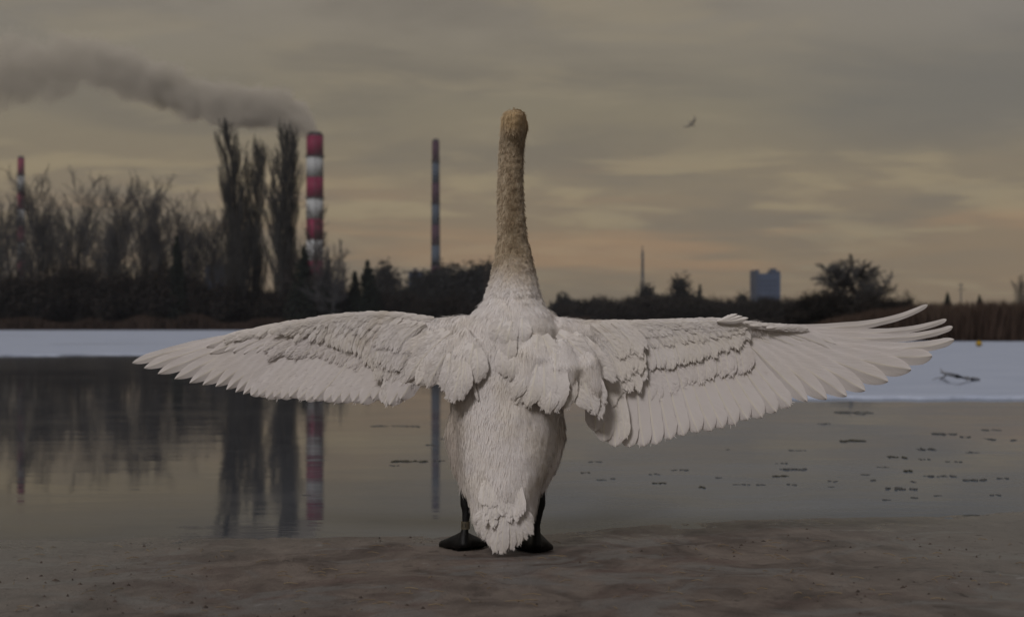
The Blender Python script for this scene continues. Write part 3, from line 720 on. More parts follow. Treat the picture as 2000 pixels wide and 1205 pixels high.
def lump(seed, wx, wy, h):
    """a ragged flat clot of leaves: several irregular flakes piled up"""
    rs = np.random.default_rng(seed); parts = []; k = max(5, int(wx/.010))
    for i in range(min(k, 24)):
        cx, cy = rs.uniform(-.42, .42)*wx, rs.normal(0, .16)*wy; m_ = 8; a = np.arange(m_)/m_*2*math.pi
        r = (.05+.20*rs.random()**1.5); zz = h*rs.uniform(.3, 1); jag = rs.uniform(.55, 1.15, m_)
        fx, fy = max(r*wx*.55, .008)*jag, max(r*wy*1.5, .010)*jag
        lo = np.stack([cx+np.cos(a)*fx, cy+np.sin(a)*fy, np.full(m_, -.02)], 1); hi = np.stack([cx+np.cos(a)*fx*.85, cy+np.sin(a)*fy*.85, zz*rs.uniform(.6, 1.0, m_)], 1)
        parts.append(loft([lo, hi]))
    return join(parts)
for i, (px, py, wpx, hpx, k, lab) in enumerate(deb):
    dist = F*(CAMZ-WZ)/(py-HY); s = dist/F
    dpth = min(hpx*s*dist/(CAMZ-WZ)*.55, .5)
    v, f = lump(100+i, wpx*s, max(dpth, .02), min(hpx*s*.4, .008))
    o = obj('floating_litter', mesh('floating_litter', v, f), M_litter if k == 'a' else M_litter2, None, ((px-1000)*s, dist, WZ))
    if k == 'a': tag(o, lab, 'litter', 'litter floating on the lake')
    else: tag(o, 'thin grey scrap of waterlogged litter floating on the lake', 'litter', 'small grey scraps floating on the lake')
rs = np.random.default_rng(5); V = []; Fc = []
for i in range(3600):    # crumbs of soil, bark and leaves trodden into the mud
    y = 2.6 + rs.random()*1.75; px = rs.uniform(-100, 2100); x = (px-1000)/F*y
    if y > shore_y(x)-.03: continue
    dens_ = mnoise.noise(Vector((x*1.7, y*2.2, 4)))
    if rs.random() > .35+dens_*1.6: continue
    z = ground_z(x, y); s = .0009 + .0075*rs.random()**7; a = rs.random()*6.28; b0 = len(V); e = rs.uniform(.4, 1)
    for k in range(4): V.append((x+math.cos(a+k*1.57)*s*(1.8 if k % 2 else 1)*e, y+math.sin(a+k*1.57)*s, z-.002))
    V.append((x, y, z+s*.7)); Fc += [(b0+k, b0+(k+1) % 4, b0+4) for k in range(4)]
o = obj('mud_crumbs', mesh('mud_crumbs', V, Fc), M_crumb); tag(o, 'dark crumbs of soil and leaf trodden into the muddy shore', 'soil', None, 'stuff')
parts = []
for i in range(170):
    y = 2.8 + rs.random()*1.3; px = rs.uniform(0, 2000); x = (px-1000)/F*y
    if y > shore_y(x)-.06: continue
    a = rs.random()*6.28; L = rs.uniform(.006, .024); z = ground_z(x, y)+.002
    parts.append(tube([(x-math.cos(a)*L, y-math.sin(a)*L, z), (x+rs.normal(0, .003), y, z+.003), (x+math.cos(a)*L, y+math.sin(a)*L, z)], .0008, 4))
v, f = join(parts); o = obj('straw_bits', mesh('straw_bits', v, f), M_straw); tag(o, 'pale bits of straw and grass lying on the mud', 'straw', None, 'stuff')

# ================================================================== THE SWAN
D0 = 3.86; PM = F/D0       # pixels per metre at the bird
def span(px):
    t = (px-1000)/800; return .26*t*t if t < 0 else .02*t*t
def B(px, py, dy=0.0): return P(px, py, D0+dy)

swan = thing('swan', 'big white swan seen from behind, both wings spread wide on the shore', 'swan', (0, D0, 0))
def to_swan(v):
    v = np.array(v, float); v[:, 1] -= D0; return v

# plumage material
def plumage(name, barbs=False, skin=False, flight=False):
    m, n, b = material(name, (.72, .68, .66), .75, .2)
    pos = node(n.nt, 'ShaderNodeNewGeometry').outputs['Position']; q = n.sep(pos)
    big = n.noise(pos, 9, 4, .6, .5); sml = n.noise(pos, 60, 4, .6)
    white = n.mix(n.smooth(big, .35, .68), (.81, .775, .765), (.79, .745, .70))
    # feather dirt: yellowish stains where the bird preens least
    st = n.noise(pos, 5.5, 5, .65, .8)
    white = n.mix(n.smooth(st, .60, .74, 0, .35), white, (.42, .33, .20))
    if barbs:
        white = n.mix(.55 if flight else .0, white, (.76, .715, .715))
        uv = node(n.nt, 'ShaderNodeTexCoord').outputs['UV']; u = n.sep(uv)
        au = n.m('ABSOLUTE', n.m('SUBTRACT', u[0], .42))
        white = n.mix(n.smooth(au, .055, .020, 0, .65), white, (.86, .81, .70))            # horny yellow-white shaft
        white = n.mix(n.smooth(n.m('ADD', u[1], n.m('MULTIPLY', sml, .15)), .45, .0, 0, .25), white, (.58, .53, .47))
        oi = node(n.nt, 'ShaderNodeObjectInfo').outputs['Random']
        bv = n.comb(n.m('MULTIPLY', au, 3.0), n.m('MULTIPLY', n.m('SUBTRACT', u[1], n.m('MULTIPLY', au, .55)), 34), n.m('MULTIPLY', oi, 50))
        bw = n.noise(bv, 1.0, 4, .65)
        white = n.mix(n.smooth(bw, .42, .30, 0, .28), white, (.55, .50, .47))
        white = n.mix(n.m('MULTIPLY', oi, .20), white, (.66, .61, .58))
        n.put(b.inputs['Normal'], n.bump(n.m('ADD', bw, n.m('MULTIPLY', sml, .15)), .40, .0020))
    else:
        # neck and head: rusty staining from the water, by height on the bird
        zz = n.m('ADD', q[2], n.m('MULTIPLY', n.m('SUBTRACT', n.noise(pos, 14, 4, .6), .5), .10))
        neck = n.smooth(zz, .665, .80)
        ncol = n.ramp(n.noise(n.vscale(pos, 1, 1, .6), 70, 4, .7), [(.3, (.27, .20, .135)), (.5, (.46, .37, .26)), (.7, (.60, .51, .385))])
        mid = n.m('MULTIPLY', n.smooth(n.m('ABSOLUTE', n.m('SUBTRACT', q[0], .004)), .036, .0), n.m('MULTIPLY', n.smooth(zz, .74, .82), n.smooth(zz, 1.10, .92)))
        ncol = n.mix(n.m('MULTIPLY', mid, .50), ncol, (.13, .085, .035))
        ncol = n.mix(n.smooth(zz, 1.10, 1.16), ncol, (.52, .39, .23))
        white = n.mix(neck, white, ncol)
        # shade on both flanks, painted brown into the plumage
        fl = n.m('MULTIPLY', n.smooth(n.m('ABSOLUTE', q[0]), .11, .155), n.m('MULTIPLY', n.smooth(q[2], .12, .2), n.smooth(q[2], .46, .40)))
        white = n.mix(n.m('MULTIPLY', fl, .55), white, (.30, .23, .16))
        hgt = n.m('ADD', n.noise(n.vscale(pos, 1, 1, .45), 120, 5, .7), n.m('MULTIPLY', n.noise(n.vscale(pos, 1, 1, .5), 30, 3), 1.2))
        n.put(b.inputs['Normal'], n.bump(hgt, .20, .0035))
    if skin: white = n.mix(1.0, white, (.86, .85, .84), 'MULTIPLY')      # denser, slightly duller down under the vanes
    n.put(b.inputs['Base Color'], white)
    b.inputs['Sheen Weight'].default_value = .15; b.inputs['Sheen Roughness'].default_value = .5
    if skin:
        b.inputs['Subsurface Weight'].default_value = .6; b.inputs['Subsurface Radius'].default_value = (1, .9, .8); b.inputs['Subsurface Scale'].default_value = .010
    else:       # thin vanes let light through
        tr = node(n.nt, 'ShaderNodeBsdfTranslucent'); n.put(tr.inputs[0], white); mx = node(n.nt, 'ShaderNodeMixShader'); mx.inputs[0].default_value = .17
        out = n.nt.nodes['Material Output']; n.L.new(b.outputs[0], mx.inputs[1]); n.L.new(tr.outputs[0], mx.inputs[2]); n.L.new(mx.outputs[0], out.inputs[0])
    return m
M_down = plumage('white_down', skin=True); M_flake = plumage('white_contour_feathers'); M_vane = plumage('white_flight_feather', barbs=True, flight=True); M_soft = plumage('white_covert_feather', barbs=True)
m, n, b = material('black_leg_skin', (.004, .004, .0045), .55, .25)
pos = node(n.nt, 'ShaderNodeNewGeometry').outputs['Position']; n.put(b.inputs['Normal'], n.bump(n.noise(pos, 180, 3), .5, .002)); M_leg = m
M_web = noisy('grey_web_skin', (.025, .026, .030), (.05, .052, .058), 60, .45, .4)
M_band = noisy('brass_leg_ring', (.10, .085, .055), (.07, .06, .04), 40, .4, .5)
M_ink = material('engraved_black', (.008, .008, .008), .6)[0]
M_beak = noisy('orange_beak', (.50, .16, .03), (.42, .13, .03), 30, .45, .4)

# one continuous body: neck, torso, wing arms, shoulder lobes and legs grown together
sl = [ # py, cx, half width px, depth centre, depth radius (m)
 (217, 1004, 9, .02, .020), (220, 1004, 17, .02, .035), (228, 1004, 21.5, .025, .046), (243, 1003, 23.4, .03, .049), (262, 1002, 23.8, .04, .048), (285, 999.5, 23.6, .06, .040),
 (310, 998, 23.6, .07, .036), (350, 997, 24.2, .075, .036), (410, 997.5, 26, .075, .037), (465, 1000, 28.5, .07, .040), (505, 1003, 36, .06, .05), (545, 1003, 45, .05, .065), (580, 1002, 54, .035, .085),
 (602, 1001, 66, .03, .10), (616, 1001, 84, .03, .115), (640, 1000, 98, .03, .13), (680, 998, 106, .04, .145), (730, 994, 112, .045, .155), (780, 991, 112, .045, .16), (830, 989, 107, .04, .165),
 (880, 988, 99, .03, .165), (920, 985, 88, .01, .150), (955, 983, 74, -.02, .125), (985, 983, 66, -.045, .095), (1010, 983, 60, -.07, .065), (1032, 982, 52, -.09, .035), (1048, 981, 38, -.10, .018)]
def ring(py, cx, hw, dc, dr, n=36):
    a = np.arange(n)/n*2*math.pi; c = B(cx, py, dc)
    return np.stack([c.x + np.cos(a)*hw/PM, c.y + np.sin(a)*dr, np.full(n, c.z)], 1)
parts = [loft([ring(*s_) for s_ in sl])]
# a little cheek and bill base turned to the right
def blob(px, py, dy, rx, ry, rz):
    c = B(px, py, dy); rings = []
    for k in range(1, 12):
        t = math.pi*k/12; a = np.arange(20)/20*2*math.pi
        rings.append(np.stack([c.x+np.cos(a)*rx*math.sin(t), c.y+np.sin(a)*ry*math.sin(t), np.full(20, c.z+rz*math.cos(t))], 1))
    return loft(rings)
parts.append(blob(1013, 250, .06, .023, .05, .032)); parts.append(blob(1004, 243, .07, .032, .075, .035))
def arm(pts, flat=.8):
    return tube([B(p[0], p[1], span(p[0])+p[3]) for p in pts], [p[2]/PM for p in pts], 14, flat, (0, 1, 0))
parts.append(arm([(960, 655, 30, .02), (905, 645, 30, .0), (850, 647, 25, .01), (790, 636, 24, .025), (720, 630, 22, .03), (650, 634, 20, .03), (590, 642, 17, .03), (530, 652, 8, .045), (475, 662, 3, .05)]))
parts.append(arm([(1040, 655, 32, .02), (1095, 648, 30, .0), (1150, 650, 25, .01), (1262, 647, 21, .025), (1375, 645, 18, .03), (1455, 641, 17, .03), (1530, 646, 7, .045), (1600, 650, 3, .05)]))
# inner wing mass under the scapulars
parts.append(arm([(930, 690, 48, .02), (860, 690, 44, .03), (790, 690, 38, .04), (730, 685, 24, .05)], .45))
parts.append(arm([(1070, 695, 50, .02), (1140, 700, 46, .03), (1200, 700, 40, .04), (1260, 690, 26, .05)], .45))
# hanging scapular lobes
for L in ([(925, 660, 28, -.06), (880, 690, 30, -.07), (840, 718, 24, -.07), (815, 735, 14, -.06)],
          [(930, 665, 24, -.07), (915, 700, 33, -.09), (918, 730, 24, -.09), (930, 742, 12, -.085)],
          [(905, 700, 20, -.07), (895, 735, 22, -.08), (886, 762, 15, -.075), (884, 775, 8, -.07)],
          [(1055, 660, 28, -.07), (1045, 700, 38, -.10), (1028, 745, 32, -.105), (1014, 775, 18, -.10)],
          [(1085, 670, 30, -.07), (1095, 720, 40, -.10), (1085, 765, 30, -.105), (1083, 790, 14, -.10)],
          [(1110, 665, 30, -.05), (1140, 715, 32, -.08), (1160, 765, 22, -.08), (1170, 795, 12, -.07)],
          [(1000, 640, 40, -.07), (990, 680, 26, -.085), (990, 715, 20, -.09), (992, 750, 14, -.10)]):
    pp = L; parts.append(tube([B(p[0], p[1], p[3]) for p in pp], [p[2]/PM for p in pp], 14, .55, (0, 1, 0)))
# thighs and feathered flanks
parts.append(tube([B(900, 790, .02), B(893, 850, .02), B(905, 920, .01), B(915, 965, .0)], [.022, .036, .030, .012], 12))
parts.append(tube([B(1082, 790, .04), B(1083, 850, .03), B(1067, 910, .02), B(1053, 962, .0)], [.022, .034, .030, .012], 12))
legs = []
LEG = [[(B(907, 950, .02), .010), (B(909, 985, .02), .0115), (B(911, 998, .02), .0100), (B(909, 1025, .015), .0075), (B(907, 1048, .01), .0095), (B(905, 1066, .005), .012)],
       [(B(1056, 945, .02), .010), (B(1056, 985, .02), .0115), (B(1052, 998, .02), .0105), (B(1049, 1025, .015), .0075), (B(1048, 1048, .01), .0095), (B(1048, 1066, .005), .012)]]
for L in LEG: parts.append(tube([p for p, r in L], [r*1.28 for p, r in L], 12))
def fz(p, up=.006): return Vector((p.x, p.y, ground_z(p.x, p.y)+up))
for cx, toes in ((905, [(858, 1064, .10), (893, 1060, .15), (948, 1060, .13)]), (1048, [(1078, 1058, .10), (1045, 1058, .15), (1003, 1060, .13)])):
    heel = fz(B(cx, 1074, -.005), .008); ends = []
    for tx, ty, fw in toes:
        tx_ = (tx-1000)/PM; e = fz(Vector((tx_, D0+fw, 0)), .007); k = fz((heel+e)/2, .014 if tx not in (858, 1078) else .016); ends.append(e)
        parts.append(tube([B(cx, 1060, .005), heel.lerp(k, .3)+Vector((0, 0, .010)), k, e, e+(e-k).normalized()*.012-Vector((0, 0, .004))], [.012, .011, .009, .008, .004], 10))
    parts.append(tube([B(cx+1, 1034, .012), B(cx, 1046, .01), B(cx, 1058, .012), B(cx, 1068, .012)], [.008, .012, .016, .017], 12))
    for tx, ty, fw in (toes[0], toes[2]):
        e = fz(Vector(((tx-1000)/PM, D0+fw, 0)), .007)
        for k_ in (.35, .7, 1.0): parts.append(tube([B(cx+1, 1040, .012), heel.lerp(e, k_)], [.008, .008], 8))
        parts.append(tube([B(cx+2, 1036, .012), B(cx+2, 1048, .01).lerp(heel, .3), heel.lerp(e, .5)+Vector((0, 0, .014)), e+Vector((0, 0, .003))], [.007, .012, .015, .009], 10))
    for a_, b_ in ((0, 1), (1, 2)):
        for s_ in (.3, .5, .7, .85):      # webs
            p0, p1 = heel.lerp(ends[a_], s_), heel.lerp(ends[b_], s_)
            mid = (p0+p1)/2; sag = heel.lerp(mid, .94)
            parts.append(tube([fz(p0), fz(sag, .005), fz(p1)], .0085, 8, .8))
v, f = join(parts)
me = mesh('body_raw', v, f); ob = bpy.data.objects.new('tmp', me); C.objects.link(ob)
md = ob.modifiers.new('r', 'REMESH'); md.mode = 'VOXEL'; md.voxel_size = .0052; md.use_smooth_shade = True
md = ob.modifiers.new('s', 'SMOOTH'); md.factor = .5; md.iterations = 4
dg = bpy.context.evaluated_depsgraph_get(); ev = ob.evaluated_get(dg)
bm_ = bpy.data.meshes.new_from_object(ev); bpy.data.objects.remove(ob)
nv = len(bm_.vertices); cov = np.empty(nv*3, dtype=np.float32); bm_.vertices.foreach_get('co', cov); cov = cov.reshape(-1, 3).astype(float)
nrm = np.empty(nv*3, dtype=np.float32); bm_.vertices.foreach_get('normal', nrm); nrm = nrm.reshape(-1, 3)
legpts = np.array([[p.x, p.y, p.z] for L in LEG for p, r in L[1:]])
def leg_dist(c):
    dmin = np.full(len(c), 9.)
    for L in LEG:
        for (a, _), (b_, _) in zip(L[:-1], L[1:]):
            a_ = np.array(a); ab = np.array(b_)-a_; t = np.clip(((c-a_)@ab)/(ab@ab), 0, 1)
            dmin = np.minimum(dmin, np.linalg.norm(c-(a_+t[:, None]*ab), axis=1))
    return dmin
isleg = (leg_dist(cov) < .0185) & (cov[:, 2] < .155) & ((np.abs(cov[:, 0]+.018) > .075)) | (cov[:, 2] < .040) & (cov[:, 1] > D0-.045)
# soft ruffles as true relief (neck most)
for i in range(nv):
    if isleg[i]: continue
    x, y, z = cov[i]
    if z < .66:      # broad soft waves of overlapping contour feathers
        r_ = .0034*mnoise.noise(Vector((x*20, y*20, z*13))) + .0009*mnoise.noise(Vector((x*60, y*60, z*30)))
    else:            # ruffled, rumpled neck
        k_ = min(max((z-.66)/.05, 0), 1); zz = z + .006*mnoise.noise(Vector((x*40, y*40, 2)))
        r_ = (1-k_*.3)*.0028*mnoise.noise(Vector((x*38, y*38, zz*95))) + .0022*mnoise.noise(Vector((x*95, y*95, zz*120))) + .0012*mnoise.noise(Vector((x*170, y*170, zz*150)))
        if z > 1.08: r_ *= .45
    cov[i] += nrm[i]*r_
bm_.vertices.foreach_set('co', to_swan(cov).astype(np.float32).ravel()); bm_.update()
bm_.materials.clear(); bm_.materials.append(M_down); bm_.materials.append(M_leg)
for p_ in bm_.polygons:
    p_.use_smooth = True
    if sum(isleg[i] for i in p_.vertices) >= 3: p_.material_index = 1
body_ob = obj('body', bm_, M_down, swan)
# bill, pointing away over the lake
v, f = loft([ring2 for ring2 in [np.array([(B(1006, 250, 0).x+rx*math.cos(a), y_, z_+rz*math.sin(a)) for a in np.arange(14)/14*6.283]) for y_, rx, rz, z_ in
      ((D0+.105, .020, .022, 1.128), (D0+.14, .018, .018, 1.122), (D0+.18, .016, .010, 1.114), (D0+.205, .012, .006, 1.110), (D0+.215, .004, .003, 1.108))]])
obj('beak', mesh('beak', to_swan(v), f, True), M_beak, swan)
# leg ring with its worn engraving
pr_ = B(909, 1025, .015)
v, f = loft([np.array([(pr_.x+r*math.cos(a), pr_.y+r*math.sin(a), pr_.z+z) for a in np.arange(24)/24*6.283]) for r, z in ((.0085, -.0105), (.0122, -.0105), (.0122, .0105), (.0085, .0105))])
v = np.array(v); band = obj('leg_ring', mesh('leg_ring', to_swan(v), f), M_band, swan)
def glyph(strokes, ox, oz, hgt):
    out = []
    for (a0, b0), (a1, b1) in strokes:
        p0 = np.array([ox+a0*hgt*.6, oz+b0*hgt]); p1 = np.array([ox+a1*hgt*.6, oz+b1*hgt]); dd = (p1-p0)/np.linalg.norm(p1-p0); nn = np.array([-dd[1], dd[0]])*.0007
        yy = [-math.sqrt(max(.01235**2 - q_[0]**2, 1e-7)) for q_ in (p0, p1)]
        b8 = [(p0[0]+s*nn[0], yy[0]+o_, p0[1]+s*nn[1]) for s in (-1, 1) for o_ in (0, .0004)] + [(p1[0]+s*nn[0], yy[1]+o_, p1[1]+s*nn[1]) for s in (-1, 1) for o_ in (0, .0004)]
        out.append((np.array(b8)+np.array([pr_.x, pr_.y, pr_.z]), [(0, 1, 5, 4), (2, 6, 7, 3), (0, 4, 6, 2), (1, 3, 7, 5), (0, 2, 3, 1), (4, 5, 7, 6)]))
    return out
st = glyph([((0, 0), (0, 1)), ((0, .5), (1, 1)), ((0, .5), (1, 0))], -.0078, -.005, .010) + glyph([((0, 0), (0, 1)), ((0, 1), (1, .75)), ((1, .75), (0, .5)), ((0, .5), (1, 0))], .0010, -.005, .010)
v, f = join(st); o = obj('engraving', mesh('engraving', to_swan(v), f), M_ink, band)

# ---- feathers, each an object
frs = np.random.default_rng(21)
PROF = {      # (t, relative half width), length of the rounded tip in half widths, tip sharpness
 'primary': (([0, .15, .5, .75, 1], [.4, .65, 1, 1, .92]), 3.4, .80),
 'finger': (([0, .15, .4, .6, .85, 1], [.8, 1.15, 1.3, .95, .78, .6]), 2.2, .62),
 'broad': (([0, .15, .5, .75, 1], [.4, .65, 1, 1, .92]), 2.5, .66),
 'secondary': (([0, .2, .6, 1], [.5, .85, 1, 1]), 1.5, .62),
 'round': (([0, .25, .6, 1], [.5, .8, 1, 1]), 1.5, .66),
 'fluffy': (([0, .25, .55, 1], [.45, .8, 1, .95]), 1.7, .75)}
def prof_at(prof, t, hw, L):
    (a, b_), cap, pw = PROF[prof]; w_ = float(np.interp(t, a, b_)); cf = min(.6, cap*hw/L)
    if t > 1-cf:
        q = (t-(1-cf))/cf; w_ *= max(1-q*q, 0)**pw
    return max(w_, .03)
def feather(name, root, tip, hw, ctrl=None, bend=0., prof='round', tilt=0., dome=.25, curl=.0, ragged=.06, asym=.0, mat=None, nl=15, parent=None, barbs=None):
    """root, tip = (px, py, dy); hw = half width in px; builds a domed blade with a raised shaft"""
    r0, t1 = np.array(root, float), np.array(tip, float)
    mid = (r0+t1)/2; dv = (t1-r0)[:2]; L = np.linalg.norm(dv); pn = np.array([-dv[1], dv[0]])/L
    if ctrl is None: c = np.array([mid[0]+pn[0]*bend*L, mid[1]+pn[1]*bend*L, mid[2]-curl])
    else: c = np.array([ctrl[0], ctrl[1], mid[2]-curl])
    us = np.array([-1, -.66, -.3, -.05, .05, .3, .66, 1.0]); ph = frs.random()*6
    def at(u, t, lift=0., jit=1.):
        p = (1-t)**2*r0 + 2*t*(1-t)*c + t*t*t1; tg = (2*(1-t)*(c-r0)+2*t*(t1-c))[:2]; tg = tg/(np.linalg.norm(tg)+1e-9)
        wl = hw*prof_at(prof, min(t, .95), hw, L) if t > 1 else hw*prof_at(prof, t, hw, L); wr = 1 + (asym if u > 0 else -asym)
        q = p[:2] + np.array([-tg[1], tg[0]])*u*wr*wl*jit
        dep = (dome*hw*u*u*wr - (.13*hw*(1-.6*t) if abs(u) < .1 else 0) + tilt*u*wl)/PM + .0006*math.sin(u*9+t*23+ph) - lift
        w3 = P(q[0], q[1], D0+p[2]+dep); return (w3.x, w3.y-D0, w3.z)
    V = []; UV = []; ts = 1-(1-np.linspace(0, 1, nl))**1.55
    for t in ts:
        for u in us:
            jit = 1 + (ragged*math.sin(t*37+ph+u*3)*abs(u) + frs.normal(0, ragged*.7)*(abs(u) > .9)) * (t > .3)
            V.append(at(u, t, 0., jit)); UV.append(((u+1)/2*.84, t))
    m_ = len(us); Fc = [(i*m_+j, i*m_+j+1, (i+1)*m_+j+1, (i+1)*m_+j) for i in range(nl-1) for j in range(m_-1)]
    nb = barbs if barbs is not None else {'fluffy': 120, 'round': 80, 'secondary': 26, 'primary': 0, 'finger': 0, 'broad': 0}[prof]
    nb = int(nb*min(2.2, max(.5, L*hw/520))); soft_ = 1.0 if prof in ('fluffy', 'round') else .22
    for _ in range(nb):      # loose barbs combed outwards and towards the tip, a few reaching past the edge
        u = frs.uniform(-.9, .9); t = frs.uniform(.12, .97); du = (1 if u > 0 else -1)*frs.uniform(.05, .30); dt = frs.uniform(.10, .20)*min(1, 45/L)
        u2, t2 = np.clip(u+du, -1.08, 1.08), min(t+dt, 1.01 + .05*frs.random()); lf = frs.uniform(.0003, .0016)*soft_
        a0, a1 = np.array(at(u, t, .0002)), np.array(at(u2, t2, lf)); dd = a1-a0; ln = math.hypot(dd[0], dd[2])+1e-9
        sdv = np.array([-dd[2]/ln, 0, dd[0]/ln])*.0008; am = (a0+a1)/2 - np.array([0, lf*.6, 0]); b0 = len(V)
        for q_ in (a0-sdv*.6, a0+sdv*.6, am-sdv, am+sdv, a1-sdv*.3, a1+sdv*.3): V.append(tuple(q_)); UV.append((.1, t))
        Fc += [(b0, b0+1, b0+3, b0+2), (b0+2, b0+3, b0+5, b0+4)]
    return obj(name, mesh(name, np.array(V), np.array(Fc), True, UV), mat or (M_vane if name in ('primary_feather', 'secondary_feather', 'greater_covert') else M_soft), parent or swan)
def fd(px, layer): return span(px)+layer
def F2(name, rx, ry, tx, ty, hw, layer0, layer1, **kw):
    return feather(name, (rx, ry, fd(rx, layer0)), (tx, ty, fd(tx, layer1)), hw, **kw)
# primaries, left wing of the picture
tL = [(258, 709), (281, 719), (308, 730), (341, 740), (370, 748), (396, 752), (421, 755), (442, 761), (460, 766), (475, 770)]
for i, (tx, ty) in enumerate(tL):
    k = i/9; rx, ry = 500+88*k, 650+9*k
    cx, cy = (rx+tx)/2 + 4, (ry+ty)/2 - 10 + 8*k
    F2('primary_feather', rx, ry, tx, ty, 9.5+7.5*min(k*1.8, 1), .040-.010*k, .044-.012*k, ctrl=(cx, cy), prof='primary', tilt=-.30, dome=.12, ragged=.015, nl=20)
tips = [(490, 772), (505, 774), (520, 776), (535, 777), (550, 778), (565, 778), (582, 780), (598, 782), (613, 782), (634, 784), (650, 784), (668, 786), (688, 784), (706, 788), (728, 783), (745, 786), (760, 791), (782, 780)]
for i, (tx, ty) in enumerate(tips):
    k = i/(len(tips)-1); rx, ry = 596+236*k, 658+30*k
    big = 1.0 if i < 12 else 1.3
    F2('secondary_feather', rx, ry, tx, ty+frs.normal(0, 1.2), 14.5*big, .027-.02*k - (.014 if i > 14 else 0), .030-.022*k - (.020 if i > 14 else 0), bend=-.05-.02*frs.random(), prof='secondary', tilt=-.22, dome=.16, ragged=.03, nl=18)
# right wing primaries, the outer ones curling up
PR = [(1500, 640, 1715, 652, 1812, 595, 7.5, 'finger'), (1497, 641, 1745, 668, 1849, 624, 7.5, 'finger'), (1493, 643, 1765, 682, 1861, 638, 8.5, 'finger'), (1488, 646, 1745, 706, 1864, 663, 13, 'finger'),
      (1484, 649, 1700, 708, 1821, 695, 17, 'broad'), (1480, 652, 1655, 702, 1780, 722, 21, 'broad'), (1476, 655, 1612, 698, 1735, 745, 21, 'broad'), (1470, 657, 1580, 698, 1690, 763, 21, 'broad'),
      (1464, 659, 1550, 700, 1654, 774, 21, 'broad'), (1458, 661, 1525, 704, 1615, 780, 21, 'broad'), (1452, 663, 1500, 708, 1577, 784, 21, 'broad')]
for i, (rx, ry, cx, cy, tx, ty, hw, pf) in enumerate(PR):
    k = i/10
    F2('primary_feather', rx, ry, tx, ty, hw, .040-.012*k, .055-.028*k, ctrl=(cx, cy), prof=pf, tilt=.30, dome=.12, ragged=.015, nl=22)
tips = [(1544, 796), (1517, 807), (1489, 817), (1461, 824), (1437, 830), (1412, 835), (1390, 841), (1364, 846), (1336, 852), (1310, 859), (1282, 868), (1258, 872), (1230, 872), (1202, 874), (1180, 864), (1163, 842)]
for i, (tx, ty) in enumerate(tips):
    k = i/(len(tips)-1); rx, ry = 1438-262*k, 664+34*k
    F2('secondary_feather', rx, ry, tx, ty+frs.normal(0, 1.2), 20.5, .027-.02*k - (.010 if i > 12 else 0), .030-.022*k - (.018 if i > 12 else 0), bend=.05+.02*frs.random(), prof='secondary', tilt=.22, dome=.16, ragged=.03, nl=18)
# greater coverts
def row(name, n_, root_pts, tip_pts, hw, l0, l1, sgn, **kw):
    for i in range(n_):
        k = (i+.5)/n_ + frs.normal(0, .12)/n_
        rx, ry = interp(k, [(q/(len(root_pts)-1), p[0]) for q, p in enumerate(root_pts)]), interp(k, [(q/(len(root_pts)-1), p[1]) for q, p in enumerate(root_pts)])
        tx, ty = interp(k, [(q/(len(tip_pts)-1), p[0]) for q, p in enumerate(tip_pts)]), interp(k, [(q/(len(tip_pts)-1), p[1]) for q, p in enumerate(tip_pts)])
        L = math.hypot(tx-rx, ty-ry); kk = dict(kw); b0 = kk.pop('bend', .06)
        F2(name, rx+frs.normal(0, 1.5), ry+frs.normal(0, 1.5), tx+frs.normal(0, 1.6), ty+frs.normal(0, L*.04), hw*frs.uniform(.88, 1.15), l0+frs.normal(0, .0012), l1+frs.normal(0, .0018),
           bend=-sgn*b0*frs.uniform(.6, 1.4), tilt=sgn*frs.uniform(.16, .34), **kk)
row('greater_covert', 9, [(520, 650), (590, 650)], [(395, 682), (450, 688), (505, 690)], 9, .028, .032, -1, prof='primary', dome=.14, ragged=.02)
row('greater_covert', 22, [(590, 648), (680, 655), (800, 680)], [(508, 692), (545, 692), (600, 698), (655, 712), (700, 724), (752, 752)], 10.5, .014, .016, -1, prof='round', dome=.18, ragged=.03)
row('greater_covert', 10, [(1510, 640), (1450, 655)], [(1640, 672), (1600, 684), (1560, 692), (1480, 712)], 11, .028, .034, 1, prof='primary', dome=.14, ragged=.02)
row('greater_covert', 22, [(1450, 652), (1340, 665), (1215, 690)], [(1470, 721), (1420, 734), (1380, 743), (1350, 752), (1300, 775), (1240, 800)], 13, .014, .016, 1, prof='round', dome=.18, ragged=.03)
